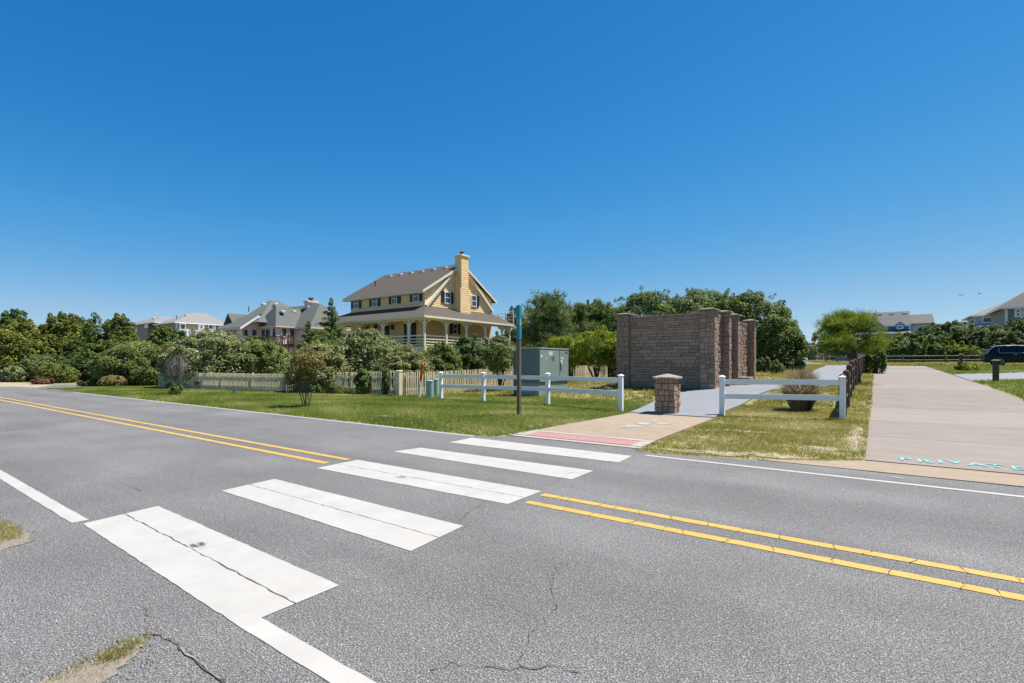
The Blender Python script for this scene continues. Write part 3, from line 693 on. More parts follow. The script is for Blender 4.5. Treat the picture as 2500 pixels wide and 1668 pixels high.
# ================================================================== fences and posts
def vinyl_post(t, x, y, h=1.07):
    z = gzf(x, y) - t.location.z; X, Y = x - t.location.x, y - t.location.y
    p = MB().bbox(-.064, .064, -.064, .064, -.1, h, .006).build('post', 'vinyl', t, (X, Y, z))
    MB().loft([[(a * s, b * s, zz) for a, b in ((-1, -1), (1, -1), (1, 1), (-1, 1))] for s, zz in ((.078, h + .001), (.078, h + .018), (.06, h + .03), (.004, h + .055))]).build('cap', 'vinyl', p)
def vinyl_fence(label, pts):
    x0, y0 = pts[0]; t = thing('rail_fence', label, 'fence', (x0, y0, gzf(x0, y0)))
    for x, y in pts: vinyl_post(t, x, y)
    for (a, b) in zip(pts, pts[1:]):
        A = Vector((*a, 0)); B = Vector((*b, 0)); d = (B - A).normalized()
        for zc in (.545, .945):
            za, zb = gzf(*a) + zc, gzf(*b) + zc; n = Vector((-d.y, d.x, 0)) * .02
            q = [A + d * .05 - n + Vector((0, 0, za - .07)), A + d * .05 + n + Vector((0, 0, za - .07)), A + d * .05 + n + Vector((0, 0, za + .07)), A + d * .05 - n + Vector((0, 0, za + .07))]
            r = [B - d * .05 - n + Vector((0, 0, zb - .07)), B - d * .05 + n + Vector((0, 0, zb - .07)), B - d * .05 + n + Vector((0, 0, zb + .07)), B - d * .05 - n + Vector((0, 0, zb + .07))]
            MB().loft([[p - t.location for p in q], [p - t.location for p in r]]).build('rail', 'vinyl', t)
    return t
fl = [D(1010, 916).xy, D(1107, 922).xy, D(1255, 929.5).xy, D(1423, 944).xy]
fl = [(p.x, p.y + .06) for p in fl]
vinyl_fence('long white vinyl two-rail fence of three bays left of the walk', fl)
fr_ = [D(1656, 955).xy, D(1933, 963).xy]; vinyl_fence('short white vinyl two-rail fence of one bay right of the walk', [(p.x, p.y + .06) for p in fr_])

# --- sign post with teal sleeve
sp = D(1191, 953); sgn = thing('sign_post', 'tall weathered wooden sign post with teal sleeve on the lawn', 'sign post', (sp.x, sp.y, gzf(sp.x, sp.y)))
MB().bbox(-.048, .048, -.048, .048, -.1, 2.2, .006).build('post', 'wood_grey', sgn)
slv = MB().bbox(-.058, .058, -.058, .058, 2.16, 3.13, .004).build('sleeve', 'teal', sgn)
MB().lathe([(.02, 3.13), (.02, 3.145), (.006, 3.15)], 8).build('cap_screw', 'teal', slv)
lt = MB()
for q in range(9):
    z = 2.56 + q * .021
    for j, x in enumerate((-.030, -.012, .008, .026)):
        if random.random() < .85: lt.box(.0585, .0592, x, x + random.uniform(.008, .014), z, z + random.uniform(.010, .016))
        if random.random() < .7: lt.box(x, x + random.uniform(.006, .012), -.0592, -.0585, z + .01, z + random.uniform(.02, .026))
prop(lt.build('lettering', 'letter_white', slv), kind='stuff')
x_, y_ = at(1258.5, 22.0)
wp_ = thing('utility_post', 'short grey wooden post standing against the green cabinet', 'post', (x_, y_, gzf(x_, y_)))
MB().bbox(-.08, .08, -.07, .07, -.1, 1.95, .02).build('shaft', 'wood_grey', wp_)

# --- green utility cabinet
cx, cy = at(1316, 20.9); cz = .14
xl = onY(1258, 900, cy)[0]; yr = onX(1388, 900, cx)[0]
cab = thing('utility_cabinet', 'green-grey steel utility cabinet behind the long white fence', 'cabinet', (cx, cy, cz))
w_, d_ = cx - xl, yr - cy
MB().bbox(-w_ + .02, -.03, .03, d_ - .05, -.1, .55, .005).build('base', 'cabinet_sunlit', cab)
MB().bbox(-w_, 0, 0, d_, .551, 1.98, .008).build('body', 'cabinet', cab)
MB().bbox(-w_ - .02, .02, -.02, d_ + .02, 1.981, 2.03, .01).build('lid', 'cabinet_sunlit', cab)
for y0, y1 in ((.04, d_ * .655), (d_ * .67, d_ - .04)):
    dr = MB().bbox(.001, .016, y0, y1, .60, 1.93, .004).build('door', 'cabinet_sunlit', cab)
    if y0 > .5:
        MB().box(.017, .03, y0 + .06, y0 + .13, 1.05, 1.42).build('handle', 'dark_metal', dr)
def sticker(y, z, w, h, m): MB().box(.0165, .0195, y - w / 2, y + w / 2, z - h / 2, z + h / 2).build('sticker', m, cab)
k_ = d_ / 755.
for px, py, w, h, m in ((215, 380, 45, 70, 'sticker'), (435, 300, 95, 115, 'sticker'), (418, 258, 50, 12, 'sticker_dark'), (418, 318, 50, 12, 'sticker_dark'), (730, 395, 80, 14, 'sticker_red'), (735, 430, 75, 50, 'sticker'), (720, 540, 50, 120, 'sticker'), (850, 270, 55, 60, 'sticker_dark'), (330, 450, 60, 100, 'canister'), (500, 440, 80, 110, 'cabinet')):
    sticker((px - 165) * k_, 1.98 - (py - 190) / 915 * 1.46, w * k_, h / 915 * 1.46, m)

# --- telecom canisters, marker, flag, dome, pad
def canister(label, xs_, ys_, r, h):
    p = G(xs_, ys_); t = thing('utility_canister', label, 'canister', (p.x, p.y, p.z), 0, 'pale green utility canisters by the fence end')
    MB().lathe([(r, -.05), (r, h - .06)], 20).build('barrel', 'canister', t, smooth=False)
    MB().lathe([(r * 1.06, h - .06), (r * 1.06, h - .02), (r * .9, h), (r * .2, h + .012)], 20).build('lid', 'canister', t); return t
canister('larger pale green cylinder beside the left end of the white fence', 1049.5, 972, .16, .76)
canister('smaller pale green cylinder half hidden behind the larger one', 1064, 966, .13, .76)
p = G(1022.5, 971); mk = thing('marker_post', 'leaning white marker post with orange top before the picket fence', 'marker', (p.x, p.y, p.z))
top = Vector((.13, .10, 1.48)); 
MB().tube([Vector((0, 0, -.1)), top * .49], .05, 10).build('lower_tube', 'vinyl', mk)
MB().tube([top * .491, top * .90, top * .905, top * .97, top], [.058, .058, .066, .066, .04], 12).build('orange_sleeve', 'orange', mk)
p = G(569, 975); fg = thing('marker_flag', 'tiny blue utility flag stuck in the roadside verge', 'flag', (p.x, p.y, p.z))
MB().tube([(0, 0, -.05), (.02, 0, .42)], .006, 5).build('wire', 'dark_metal', fg)
MB().box(.02, .17, -.004, .004, .26, .42).build('flag', 'flag_blue', fg)
p = G(1482, 955); dm = thing('rusty_dome', 'small rusty brown domed fitting on the lawn behind the fence', 'ground fitting', (p.x, p.y, p.z))
MB().lathe([(.24, -.03), (.25, .05), (.2, .13), (.11, .18), (.02, .2)], 14).build('dome', 'rust_brown', dm, smooth=True)
for a in (0, 1.05, 2.1): MB().tube([(.26 * math.cos(a + q) * math.cos(b), .26 * math.sin(a + q) * math.cos(b), .21 * math.sin(b)) for q, b in [(0, t) for t in np.linspace(0, math.pi, 9)]], .016, 5).build('rib', 'rust_brown', dm)
pp = [G(1530, 944), G(1560, 937), G(1602, 939), G(1597, 947)]
slab = MB().prism([(q.x, q.y, gzf(q.x, q.y) - .05) for q in pp], (0, 0, .10)).build('concrete_pad', 'concrete'); prop(slab, 'flat pale concrete pad on the grass before the stone enclosure', 'pad')

# --- picket fences
PICK = {}
def picket_mesh(w, h):
    if (w, h) not in PICK:
        me = MB().prism([(-w / 2, -.011, -.05), (w / 2, -.011, -.05), (w / 2, -.011, h - .04), (w * .2, -.011, h), (-w * .2, -.011, h), (-w / 2, -.011, h - .04)], (0, .022, 0)).mesh('picket'); me.materials.append(MATS['picket_paint']); PICK[(w, h)] = me
    return PICK[(w, h)]
def picket_fence(label, pts, pitch, w, h0, h1, lean=.015, gaps=(), name='picket_fence', postevery=2.4):
    x0, y0 = pts[0]; z0 = gzf(x0, y0); t = thing(name, label, 'fence', (x0, y0, z0))
    tot = sum(math.dist(a, b) for a, b in zip(pts, pts[1:])); run = 0
    for a, b in zip(pts, pts[1:]):
        L = math.dist(a, b); d = Vector((b[0] - a[0], b[1] - a[1], 0)).normalized(); ang = math.atan2(d.y, d.x); nrm = Vector((-d.y, d.x, 0))
        n = int(L / pitch)
        for i in range(n):
            s = (i + .5) / n; fr = (run + L * s) / tot
            if any(g0 < fr < g1 for g0, g1 in gaps): continue
            x, y = a[0] + (b[0] - a[0]) * s, a[1] + (b[1] - a[1]) * s
            o = link('picket', picket_mesh(w, round((h0 + (h1 - h0) * fr) * 20) / 20), None, t, (x - x0, y - y0, gzf(x, y) - z0 + random.uniform(-.012, .012)))
            o.rotation_euler = (random.gauss(0, lean), random.gauss(0, lean), ang)
        hm = h0 + (h1 - h0) * (run + L / 2) / tot
        for fz in (.25, .78):
            A = Vector((a[0] - x0, a[1] - y0, gzf(*a) - z0 + hm * fz)) + nrm * .030; B = Vector((b[0] - x0, b[1] - y0, gzf(*b) - z0 + hm * fz)) + nrm * .030
            k = Vector((0, 0, .045)); q = nrm * .018
            MB().loft([[A - k - q, A - k + q, A + k + q, A + k - q], [B - k - q, B - k + q, B + k + q, B + k - q]]).build('rail', 'picket_paint', t)
        np_ = max(1, int(L / postevery))
        for i in range(np_ + 1):
            s = i / np_; x, y = a[0] + (b[0] - a[0]) * s - x0 + nrm.x * .10, a[1] + (b[1] - a[1]) * s - y0 + nrm.y * .10
            MB().bbox(-.045, .045, -.045, .045, -.1, hm - .06, .01).build('post', 'picket_paint', t, (x, y, gzf(x + x0, y + y0) - z0))
        run += L
    return t
picket_fence('cream picket fence run along the verge, left of the small tree', [(-35.4, 12.3), (-32.4, 13.05), (-25.3, 14.45), (-24.1, 15.15)], .105, .068, .93, .97, .006)
picket_fence('cream picket fence run between the small tree and the corner post', [(-24.1, 15.3), (-18.0, 15.82)], .12, .058, 1.0, 1.12, .03, gaps=((.56, .63),))
picket_fence('cream picket fence run going back from the corner post behind the cabinet', [(-17.6, 16.0), (-15.9, 34)], .12, .058, 1.1, 1.1, .012)
cp = thing('corner_post', 'square cream corner post of the picket fence', 'post', (-17.78, 15.78, gzf(-17.78, 15.78)))
MB().bbox(-.115, .115, -.115, .115, -.1, 1.12, .012).build('shaft', 'picket_paint', cp)
MB().bbox(-.13, .13, -.13, .13, 1.121, 1.17, .03).build('cap', 'picket_paint', cp)

# --- row of stout brown posts with log rails along the driveway
log = thing('post_and_rail_fence', 'row of stout dark brown posts with log rails along the driveway', 'fence', (-.72, 15.85, gzf(-.72, 15.85)))
ysp = [15.85 + 2.35 * i for i in range(13)]; Z0 = gzf(-.72, 15.85)
pm = MB().lathe([(.095, -.1), (.095, 1.04), (.085, 1.10), (.05, 1.14), (.01, 1.15)], 12).mesh('post', False); pm.materials.append(MATS['wood_brown'])
for y in ysp: o = link('post', pm, None, log, (0 + random.uniform(-.02, .02), y - 15.85, gzf(-.72, y) - Z0)); o.rotation_euler = (random.gauss(0, .015), random.gauss(0, .015), random.uniform(0, 6))
for a, b in zip(ysp, ysp[1:]):
    for zc in (.42, .84):
        MB().tube([(random.uniform(-.02, .02), a - 15.85, gzf(-.72, a) - Z0 + zc), (0, (a + b) / 2 - 15.85, (gzf(-.72, a) + gzf(-.72, b)) / 2 - Z0 + zc), (random.uniform(-.02, .02), b - 15.85, gzf(-.72, b) - Z0 + zc)], [.045, .07, .045], 7).build('rail', 'wood_brown', log)
def split_rail(label, pts, h=1.05, m='wood_rail', zs=(.42, .86), r=.06, pr_=.075):
    x0, y0 = pts[0]; z0 = gzf(x0, y0); t = thing('split_rail_fence', label, 'fence', (x0, y0, z0))
    for x, y in pts: MB().lathe([(pr_, -.1), (pr_, h), (pr_ * .6, h + .04)], 8).build('post', m, t, (x - x0, y - y0, gzf(x, y) - z0))
    for a, b in zip(pts, pts[1:]):
        for zc in zs: MB().tube([(a[0] - x0, a[1] - y0, gzf(*a) - z0 + zc + random.uniform(-.03, .03)), (b[0] - x0, b[1] - y0, gzf(*b) - z0 + zc + random.uniform(-.03, .03))], r, 6).build('rail', m, t)
    return t
split_rail('grey split-rail fence across the far end of the driveway', [(-1.2 + 2.75 * i * 1.32, 70.8 - .15 * i) for i in range(4)])
split_rail('distant split-rail fence left of the far footpath', [(-12.6, 74), (-14.2, 78), (-15.4, 83), (-16.2, 88), (-16.6, 93)], 1.1)
split_rail('distant split-rail fence beyond the two stone pillars', [(-17.5, 108), (-15.5, 108.5), (-14.2, 110), (-13.9, 116), (-13.8, 122)], 1.1)
split_rail('distant split-rail fence between the far path and the young pine', [(-5.4, 79), (-4.2, 80), (-2.0, 81.5), (0.5, 83)], 1.1)

# --- path light posts right of the driveway
def light_post(label, x, y, h):
    t = thing('light_post', label, 'light post', (x, y, gzf(x, y)), 0, 'wooden path lights right of the driveway')
    for s in (-1, 1): MB().bbox(*( sorted((s * .018, s * .10)) ), -.08, .08, -.1, h - .1, .008).build('board', 'wood_brown', t)
    MB().bbox(-.016, .016, -.06, .06, -.1, h - .12, .004).build('spacer', 'wood_grey', t)
    MB().bbox(-.10, .10, -.10, .10, h - .099, h - .03, .01).build('lamp_housing', 'wood_brown', t)
    MB().loft([[(a * s, b * s, z) for a, b in ((-1, -1), (1, -1), (1, 1), (-1, 1))] for s, z in ((.15, h - .029), (.15, h - .01), (.05, h + .03))]).build('cap', 'wood_grey', t)
p = G(2431, 934); light_post('nearer capped wooden light post right of the driveway', p.x, p.y, .98)
x_, y_ = at(2346, 36); light_post('farther capped wooden light post right of the driveway', x_, y_, 1.12)
p = G(2342, 907); t = thing('wooden_stake', 'short round wooden post in front of the farther light post', 'post', (p.x, p.y, p.z))
MB().lathe([(.085, -.1), (.085, .6), (.07, .66), (.02, .68)], 10).build('shaft', 'wood_brown', t)

# ================================================================== houses
class House:
    def __init__(s, name, label, loc, cat='house'): s.t = thing(name, label, cat, loc); s.L = Vector(loc)
    def put(s, mb, name, m, parent=None, smooth=False):
        mb.v = [(x - s.L.x, y - s.L.y, z - s.L.z) for x, y, z in mb.v]
        return mb.build(name, m, parent or s.t, None, smooth)
    def box(s, name, m, x0, x1, y0, y1, z0, z1, parent=None): return s.put(MB().box(min(x0, x1), max(x0, x1), min(y0, y1), max(y0, y1), z0, z1), name, m, parent)
    def window(s, ax, c, a0, a1, z0, z1, frame='white_trim', pane='pane_glass', name='window', fw=.07, bars=(1, 2)):
        """ax 'y': wall facing -Y at Y=c, a along X.  ax 'x': wall facing +X at X=c, a along Y"""
        def B(u0, u1, w0, w1, d0, d1): return (u0, u1, c - d1, c - d0, w0, w1) if ax == 'y' else (c + d0, c + d1, u0, u1, w0, w1)
        mb = MB()
        for q in ((a0, a1, z0, z0 + fw), (a0, a1, z1 - fw, z1), (a0, a0 + fw, z0 + fw, z1 - fw), (a1 - fw, a1, z0 + fw, z1 - fw)): mb.box(*B(*q, 0.0, .07))
        nx, nz = bars; k = fw * .4
        for i in range(1, nx): u = a0 + (a1 - a0) * i / nx; mb.box(*B(u - k / 2, u + k / 2, z0 + fw, z1 - fw, .022, .05))
        for i in range(1, nz): u = z0 + (z1 - z0) * i / nz; mb.box(*B(a0 + fw, a1 - fw, u - k, u + k, .022, .055))
        f = s.put(mb, name, frame)
        s.put(MB().box(*B(a0 + fw * .5, a1 - fw * .5, z0 + fw * .5, z1 - fw * .5, .003, .02)), 'pane', pane, f); return f
    def shutter(s, ax, c, a0, a1, z0, z1):
        def B(u0, u1, w0, w1, d0, d1): return (u0, u1, c - d1, c - d0, w0, w1) if ax == 'y' else (c + d0, c + d1, u0, u1, w0, w1)
        mb = MB().box(*B(a0, a1, z0, z1, .0, .035))
        for q in ((a0, a1, z0, z0 + .08), (a0, a1, z1 - .08, z1), (a0, a0 + .05, z0 + .08, z1 - .08), (a1 - .05, a1, z0 + .08, z1 - .08)): mb.box(*B(*q, .036, .055))
        n = int((z1 - z0 - .16) / .09)
        for i in range(n): z = z0 + .08 + (i + .2) * .09; mb.box(*B(a0 + .05, a1 - .05, z, z + .05, .036, .046))
        return s.put(mb, 'shutter', 'shutter')
    def siding(s, ax, c, poly, m, step=.17, parent=None):
        """lap boards clipped to the convex polygon [(a, z)...] on a wall"""
        z = min(p[1] for p in poly); zmax = max(p[1] for p in poly)
        def clip(P, zz, keep):
            out = []
            for p, q in zip(P, P[1:] + P[:1]):
                ip, iq = (p[1] - zz) * keep >= 0, (q[1] - zz) * keep >= 0
                if ip: out.append(p)
                if ip != iq: t = (zz - p[1]) / (q[1] - p[1]); out.append((p[0] + (q[0] - p[0]) * t, zz))
            return out
        while z < zmax - .03:
            z1 = min(z + step, zmax); P = clip(clip(poly, z, 1), z1 - .004, -1)
            if len(P) >= 3:
                n = len(P)
                def pt(p, back): 
                    d = 0.0 if back else .010 + .017 * (1 - (p[1] - z) / step)
                    return (p[0], c - d, p[1]) if ax == 'y' else (c + d, p[0], p[1])
                mb = MB().add([pt(p, 1) for p in P] + [pt(p, 0) for p in P], [tuple(range(n)), tuple(range(n, 2 * n))] + [(i, (i + 1) % n, n + (i + 1) % n, n + i) for i in range(n)])
                s.put(mb, 'siding_board', m, parent)
            z = z1
    def gable_x(s, x0, x1, y0, y1, ze, zr, m, yr=None, th=.16, name='roof'):
        """ridge along X; eaves at y0,y1"""
        yr = (y0 + y1) / 2 if yr is None else yr
        return s.put(MB().prism([(x0, y0, ze - th), (x0, y0, ze), (x0, yr, zr), (x0, y1, ze), (x0, y1, ze - th), (x0, yr, zr - th * 1.2)], (x1 - x0, 0, 0)), name, m)
    def hip(s, x0, x1, y0, y1, ze, zr, m, rx0, rx1, ry0, ry1, th=.18, name='roof', trim=None):
        """hip roof with top rectangle/ridge rx0..rx1 x ry0..ry1"""
        b = [(x0, y0), (x1, y0), (x1, y1), (x0, y1)]; r = [(rx0, ry0), (rx1, ry0), (rx1, ry1), (rx0, ry1)]
        o = s.put(MB().loft([[(x, y, ze) for x, y in b], [(x, y, zr) for x, y in r]]), name, m)
        if trim:
            mb = MB()
            for q in ((x0, x1, y0, y0 + .05), (x0, x1, y1 - .05, y1), (x0, x0 + .05, y0 + .05, y1 - .05), (x1 - .05, x1, y0 + .05, y1 - .05)): mb.box(*q, ze - th - .02, ze - .012)
            s.put(mb, 'fascia', trim, o)
        return o
    def vent(s, x, y, z, w=.45): return s.put(MB().bbox(x - w / 2, x + w / 2, y - w / 2, y + w / 2, z - .1, z + .14, .03), 'roof_vent', 'vent_pale')
    def pipe(s, x, y, z): return s.put(MB().lathe([(.06, -.3), (.06, .45)], 8, (x, y, z)), 'vent_pipe', 'dark_metal')

# ---- yellow two-storey house with wraparound porch
YP, XP = 30.5, -31.2                                   # porch post lines
YW0, YW1, XW0, XW1 = 32.9, 42.8, -44.5, -33.6          # wall rectangle
PF, PE, PT, WE, RZ = 3.0, 5.60, 6.82, 8.45, 11.45      # porch floor, porch eave, porch roof top, wall eave, ridge
yh = House('yellow_house', 'yellow two-storey house with wraparound porch and tall sided chimney', (XP, YP, gzf(XP, YP)))
gy = lambda x: onY(*Z1(x, 600), YW0)[0]
yh.box('wall', 'house_yellow', XW0, XW1, YW0 + .01, YW1, PF, WE - .02)
yh.put(MB().prism([(XW1, YW0 + .02, WE - .03), (XW1, (YW0 + YW1) / 2, RZ - .3), (XW1, YW1 - .02, WE - .03)], (XW0 - XW1, 0, 0)), 'gable_core', 'house_yellow')
YR = (YW0 + YW1) / 2
yh.siding('y', YW0 + .01, [(XW0, PT - .3), (XW1, PT - .3), (XW1, WE - .05), (XW0, WE - .05)], 'house_yellow')
yh.siding('x', XW1, [(YW0, PT - .3), (YW1, PT - .3), (YW1, WE - .1), (YR, RZ - .28), (YW0, WE - .1)], 'house_yellow')
yh.box('corner_board', 'house_cream', XW1 - .10, XW1 + .045, YW0 - .042, YW0 + .10, PT - .3, WE - .1)
rf = yh.gable_x(XW0 - .6, XW1 + .32, YW0 - .55, YW1 + .55, WE - .22, RZ + .06, 'shingle_brown')
k = (RZ + .06 - WE + .22) / (YR - YW0 + .55)
for sx in (XW1 + .325, XW0 - .635):                     # rake boards
    for sg in (-1, 1):
        ye = YW0 - .56 if sg < 0 else YW1 + .56
        yh.put(MB().prism([(sx, ye, WE - .26), (sx, YR, RZ - .0), (sx, YR, RZ - .26), (sx, ye, WE - .50)], (.035, 0, 0)), 'rake_board', 'house_cream', rf)
yh.box('eave_fascia', 'house_cream', XW0 - .6, XW1 + .32, YW0 - .60, YW0 - .555, WE - .46, WE - .24, rf)
yh.box('soffit', 'house_cream', XW0 - .58, XW1 + .30, YW0 - .55, YW0 - .04, WE - .48, WE - .44, rf)
for px in (920, 1030, 1143, 1258, 1380, 1505): X = onY(*Z1(px, 300), YR - .8)[0]; yh.vent(X, YR - .7, RZ - .7 * k + .04)
X = onY(*Z1(765, 460), YW0 + 1.9)[0]; yh.pipe(X, YW0 + 1.9, WE + 1.35)
# decorative steep A-frame boards on the gable
for (a, b) in (((1650, 262), (1322, 682)), ((1757, 330), (2028, 744))):
    y0, z0 = onX(*Z1(*a), XW1 + .3); y1, z1 = onX(*Z1(*b), XW1 + .3); z1 = max(z1, PT - .1)
    d = Vector((y1 - y0, z1 - z0)).normalized(); n = Vector((-d.y, d.x)) * .13
    yh.put(MB().prism([(XW1 + .04, y0 - n.x, z0 - n.y), (XW1 + .04, y0 + n.x, z0 + n.y), (XW1 + .04, y1 + n.x, z1 + n.y), (XW1 + .04, y1 - n.x, z1 - n.y)], (.22, 0, 0)), 'gable_brace', 'house_cream')
# chimney
XC = XW1 + .85; cy0, cy1 = onX(*Z1(1680, 300), XC)[0], onX(*Z1(1755, 300), XC)[0]; ly0, ly1 = cy0 - .12, onX(*Z1(1777, 600), XC)[0]
zs = onX(*Z1(1690, 495), XC)[1]; ztop = onX(*Z1(1680, 140), XC)[1]
ch = yh.put(MB().box(XW1 + .05, XC, cy0, cy1, zs - .2, ztop), 'chimney', 'house_yellow')
yh.put(MB().box(XW1 + .05, XC - .002, ly0, ly1, PT - .5, zs), 'chimney_base', 'house_yellow', ch)
yh.siding('x', XC, [(cy0, zs), (cy1, zs), (cy1, ztop - .1), (cy0, ztop - .1)], 'house_yellow', .19, ch)
yh.siding('x', XC, [(ly0, PT - .45), (ly1, PT - .45), (ly1, zs - .25), (cy1, zs), (cy0, zs), (ly0, zs - .1)], 'house_yellow', .19, ch)
yh.siding('y', cy0, [(XW1 + .05, zs), (XC, zs), (XC, ztop - .1), (XW1 + .05, ztop - .1)], 'house_yellow', .19, ch)
yh.put(MB().bbox(XW1 - .03, XC + .10, cy0 - .1, cy1 + .1, ztop - .09, ztop + .06, .02), 'chimney_cap', 'house_yellow', ch)
yh.put(MB().lathe([(.12, 0), (.12, .25), (.2, .26), (.2, .34), (.05, .42)], 10, (XW1 + .45, (cy0 + cy1) / 2, ztop + .06)), 'flue', 'dark_metal', ch)
# porch
XL = -46.1; YE = onX(*Z1(2245, 830), XP + .4)[0]
ex0, ex1, ey0 = XL - .45, XP + .4, YP - .4
def quadslab(name, m, q, th=.13): return yh.put(MB().loft([[tuple(p) for p in q], [(p[0], p[1], p[2] - th) for p in q]]), name, m)
pr1 = quadslab('porch_roof', 'shingle_brown', [(ex0, ey0, PE), (ex1, ey0, PE), (XW1 + .02, YW0 - .02, PT), (XW0 - .02, YW0 - .02, PT)])
pr2 = quadslab('porch_roof', 'shingle_brown', [(ex1 + .0, ey0 + .002, PE), (ex1, YE, PE), (XW1 + .02, YE, PT), (XW1 + .022, YW0 - .018, PT)])
pr3 = quadslab('porch_roof', 'shingle_brown', [(ex0, ey0 + .002, PE), (XW0 - .025, YW0 - .018, PT), (XW0 - .02, YE - 3, PT), (ex0, YE - 3, PE)])
yh.box('porch_fascia', 'house_cream', ex0, ex1 + .04, ey0 - .045, ey0 - .004, PE - .19, PE - .01, pr1)
yh.box('porch_fascia', 'house_cream', ex1 + .004, ex1 + .045, ey0, YE, PE - .19, PE - .01, pr2)
yh.box('porch_beam', 'house_cream', XL, XP + .08, YP - .07, YP + .07, PE - .34, PE - .14, pr1)
yh.box('porch_beam', 'house_cream', XP - .07, XP + .07, YP + .075, YE - .3, PE - .34, PE - .14, pr2)
yh.box('porch_ceiling', 'house_cream', XL, XP + .3, YP + .08, YW0, PE - .13, PE - .10, pr1)
yh.box('porch_floor', 'wood_rail', XL - .1, XP + .15, YP - .15, YW0, PF - .14, PF)
yh.box('porch_floor', 'wood_rail', XW1, XP + .149, YW0 + .003, YE - .2, PF - .14, PF - .002)
yh.box('porch_skirt', 'picket_paint', XL - .1, XP + .18, YP - .19, YP - .153, PF - .75, PF - .02)
yh.box('porch_skirt', 'picket_paint', XP + .153, XP + .19, YP - .15, YE - .2, PF - .75, PF - .02)
xf = [onY(*Z1(px, 900), YP)[0] for px in (235, 355, 590, 850, 1125)] + [XP]
yf = [onX(*Z1(px, 900), XP)[0] for px in (1522, 1735, 1937, 2112)] + [YE - .35]
PB = PE - .34
def bracket(mb, c, d):
    pts = []; R = .62
    for i in range(7): a = math.pi / 2 * i / 6; pts.append((R - R * math.cos(a) * 1.0, -R + R * math.sin(a)))
    # quarter arc from the post (0,-R) to the beam (R,0)
    pts = [(R * (1 - math.cos(a)), -R * (1 - math.sin(a))) for a in [math.pi / 2 * i / 6 for i in range(7)]]
    inn = [(R * (1 - math.cos(a)) + .0 - .10 * math.cos(a + .0) * -1, -R * (1 - math.sin(a)) - .10 * math.sin(a)) for a in [math.pi / 2 * i / 6 for i in range(7)]]
    P = pts + inn[::-1]
    poly = [(c[0] + d[0] * (.05 + p[0]) + (-d[1]) * -.03, c[1] + d[1] * (.05 + p[0]) - d[0] * .03, PB + p[1]) for p in P]
    mb.prism(poly, (d[1] * -.06 if d[1] else 0, .06 if d[0] else 0, 0)) if False else mb.prism(poly, ((-.06 * d[1]), (.06 * d[0]), 0))
for i, x in enumerate(xf):
    po = yh.put(MB().bbox(x - .085, x + .085, YP - .085, YP + .085, PF - .2, PB, .01), 'porch_post', 'house_cream')
    for sgn in ([1] if i == 0 else [-1, 1] if i < len(xf) - 1 else [-1]):
        mb = MB(); bracket(mb, (x, YP), (sgn, 0)); yh.put(mb, 'bracket', 'house_cream', po)
    if i == len(xf) - 1: mb = MB(); bracket(mb, (x, YP), (0, 1)); yh.put(mb, 'bracket', 'house_cream', po)
for i, y in enumerate(yf):
    po = yh.put(MB().bbox(XP - .085, XP + .085, y - .085, y + .085, PF - .2, PB, .01), 'porch_post', 'house_cream')
    for sgn in (-1, 1): mb = MB(); bracket(mb, (XP, y), (0, sgn)); yh.put(mb, 'bracket', 'house_cream', po)
for zc in (.14, .38, .62, .92):
    h = .04 if zc < .9 else .05
    for a, b in zip(xf, xf[1:]):
        if abs(a - xf[2]) > 9: continue
        yh.box('porch_rail', 'house_cream', a + .09, b - .09, YP - .025, YP + .025, PF + zc - h, PF + zc + h)
    yq = [YP] + yf
    for a, b in zip(yq, yq[1:]): yh.box('porch_rail', 'house_cream', XP - .025, XP + .025, a + .09, b - .09, PF + zc - h, PF + zc + h)
for x in xf: yh.box('pier', 'wood_grey', x - .12, x + .12, YP + .0, YP + .24, gzf(x, YP) - .2, PF - .145)
for y in yf: yh.box('pier', 'wood_grey', XP - .24, XP - .0, y - .12, y + .12, gzf(XP, y) - .2, PF - .145)
yh.box('foundation_wall', 'house_cream', XW0 + .3, XW1 - .3, YW0 + .3, YW1 - .3, -.1, PF - .01)
# windows, shutters, door
def zpy(py, Y, px=800): return onY(*Z1(px, py), Y)[1]
for (s0, w0, w1, s1, zt_, zb_) in ((515, 543, 594, 621, 603, 716), (710, 740, 795, 824, 575, 694), (917, 948, 1005, 1040, 545, 668), (1140, 1172, 1237, 1270, 516, 642)):
    xs4 = [gy(q) for q in (s0, w0, w1, s1)]; zz = zpy(zb_, YW0, (w0 + w1) / 2), zpy(zt_, YW0, (w0 + w1) / 2)
    c = YW0 - .03; yh.window('y', c, xs4[1], xs4[2], *zz, bars=(2, 2)); yh.shutter('y', c, xs4[0], xs4[1] - .02, zz[0] + .05, zz[1] + .02); yh.shutter('y', c, xs4[2] + .02, xs4[3], zz[0] + .05, zz[1] + .02)
gx = lambda x, y: onX(*Z1(x, y), XW1)
for (s0, w0, w1, s1, t0, b0) in ((1466, 1497, 1560, 1590, 535, 660), (None, 1782, 1836, 1865, 572, 692)):
    y0, y1 = gx(w0, 600)[0], gx(w1, 600)[0]; z1_, z0_ = gx((w0 + w1) / 2, t0)[1], gx((w0 + w1) / 2, b0)[1]; c = XW1 + .04
    yh.window('x', c, y0, y1, z0_, z1_, bars=(1, 2))
    if s0: yh.shutter('x', c, gx(s0, 600)[0], y0 - .02, z0_ + .05, z1_ + .02)
    yh.shutter('x', c, y1 + .02, gx(s1, 600)[0], z0_ + .05, z1_ + .02)
y0, y1 = gx(1590, 930)[0], gx(1637, 930)[0]; z1_, z0_ = gx(1610, 875)[1], gx(1610, 985)[1]
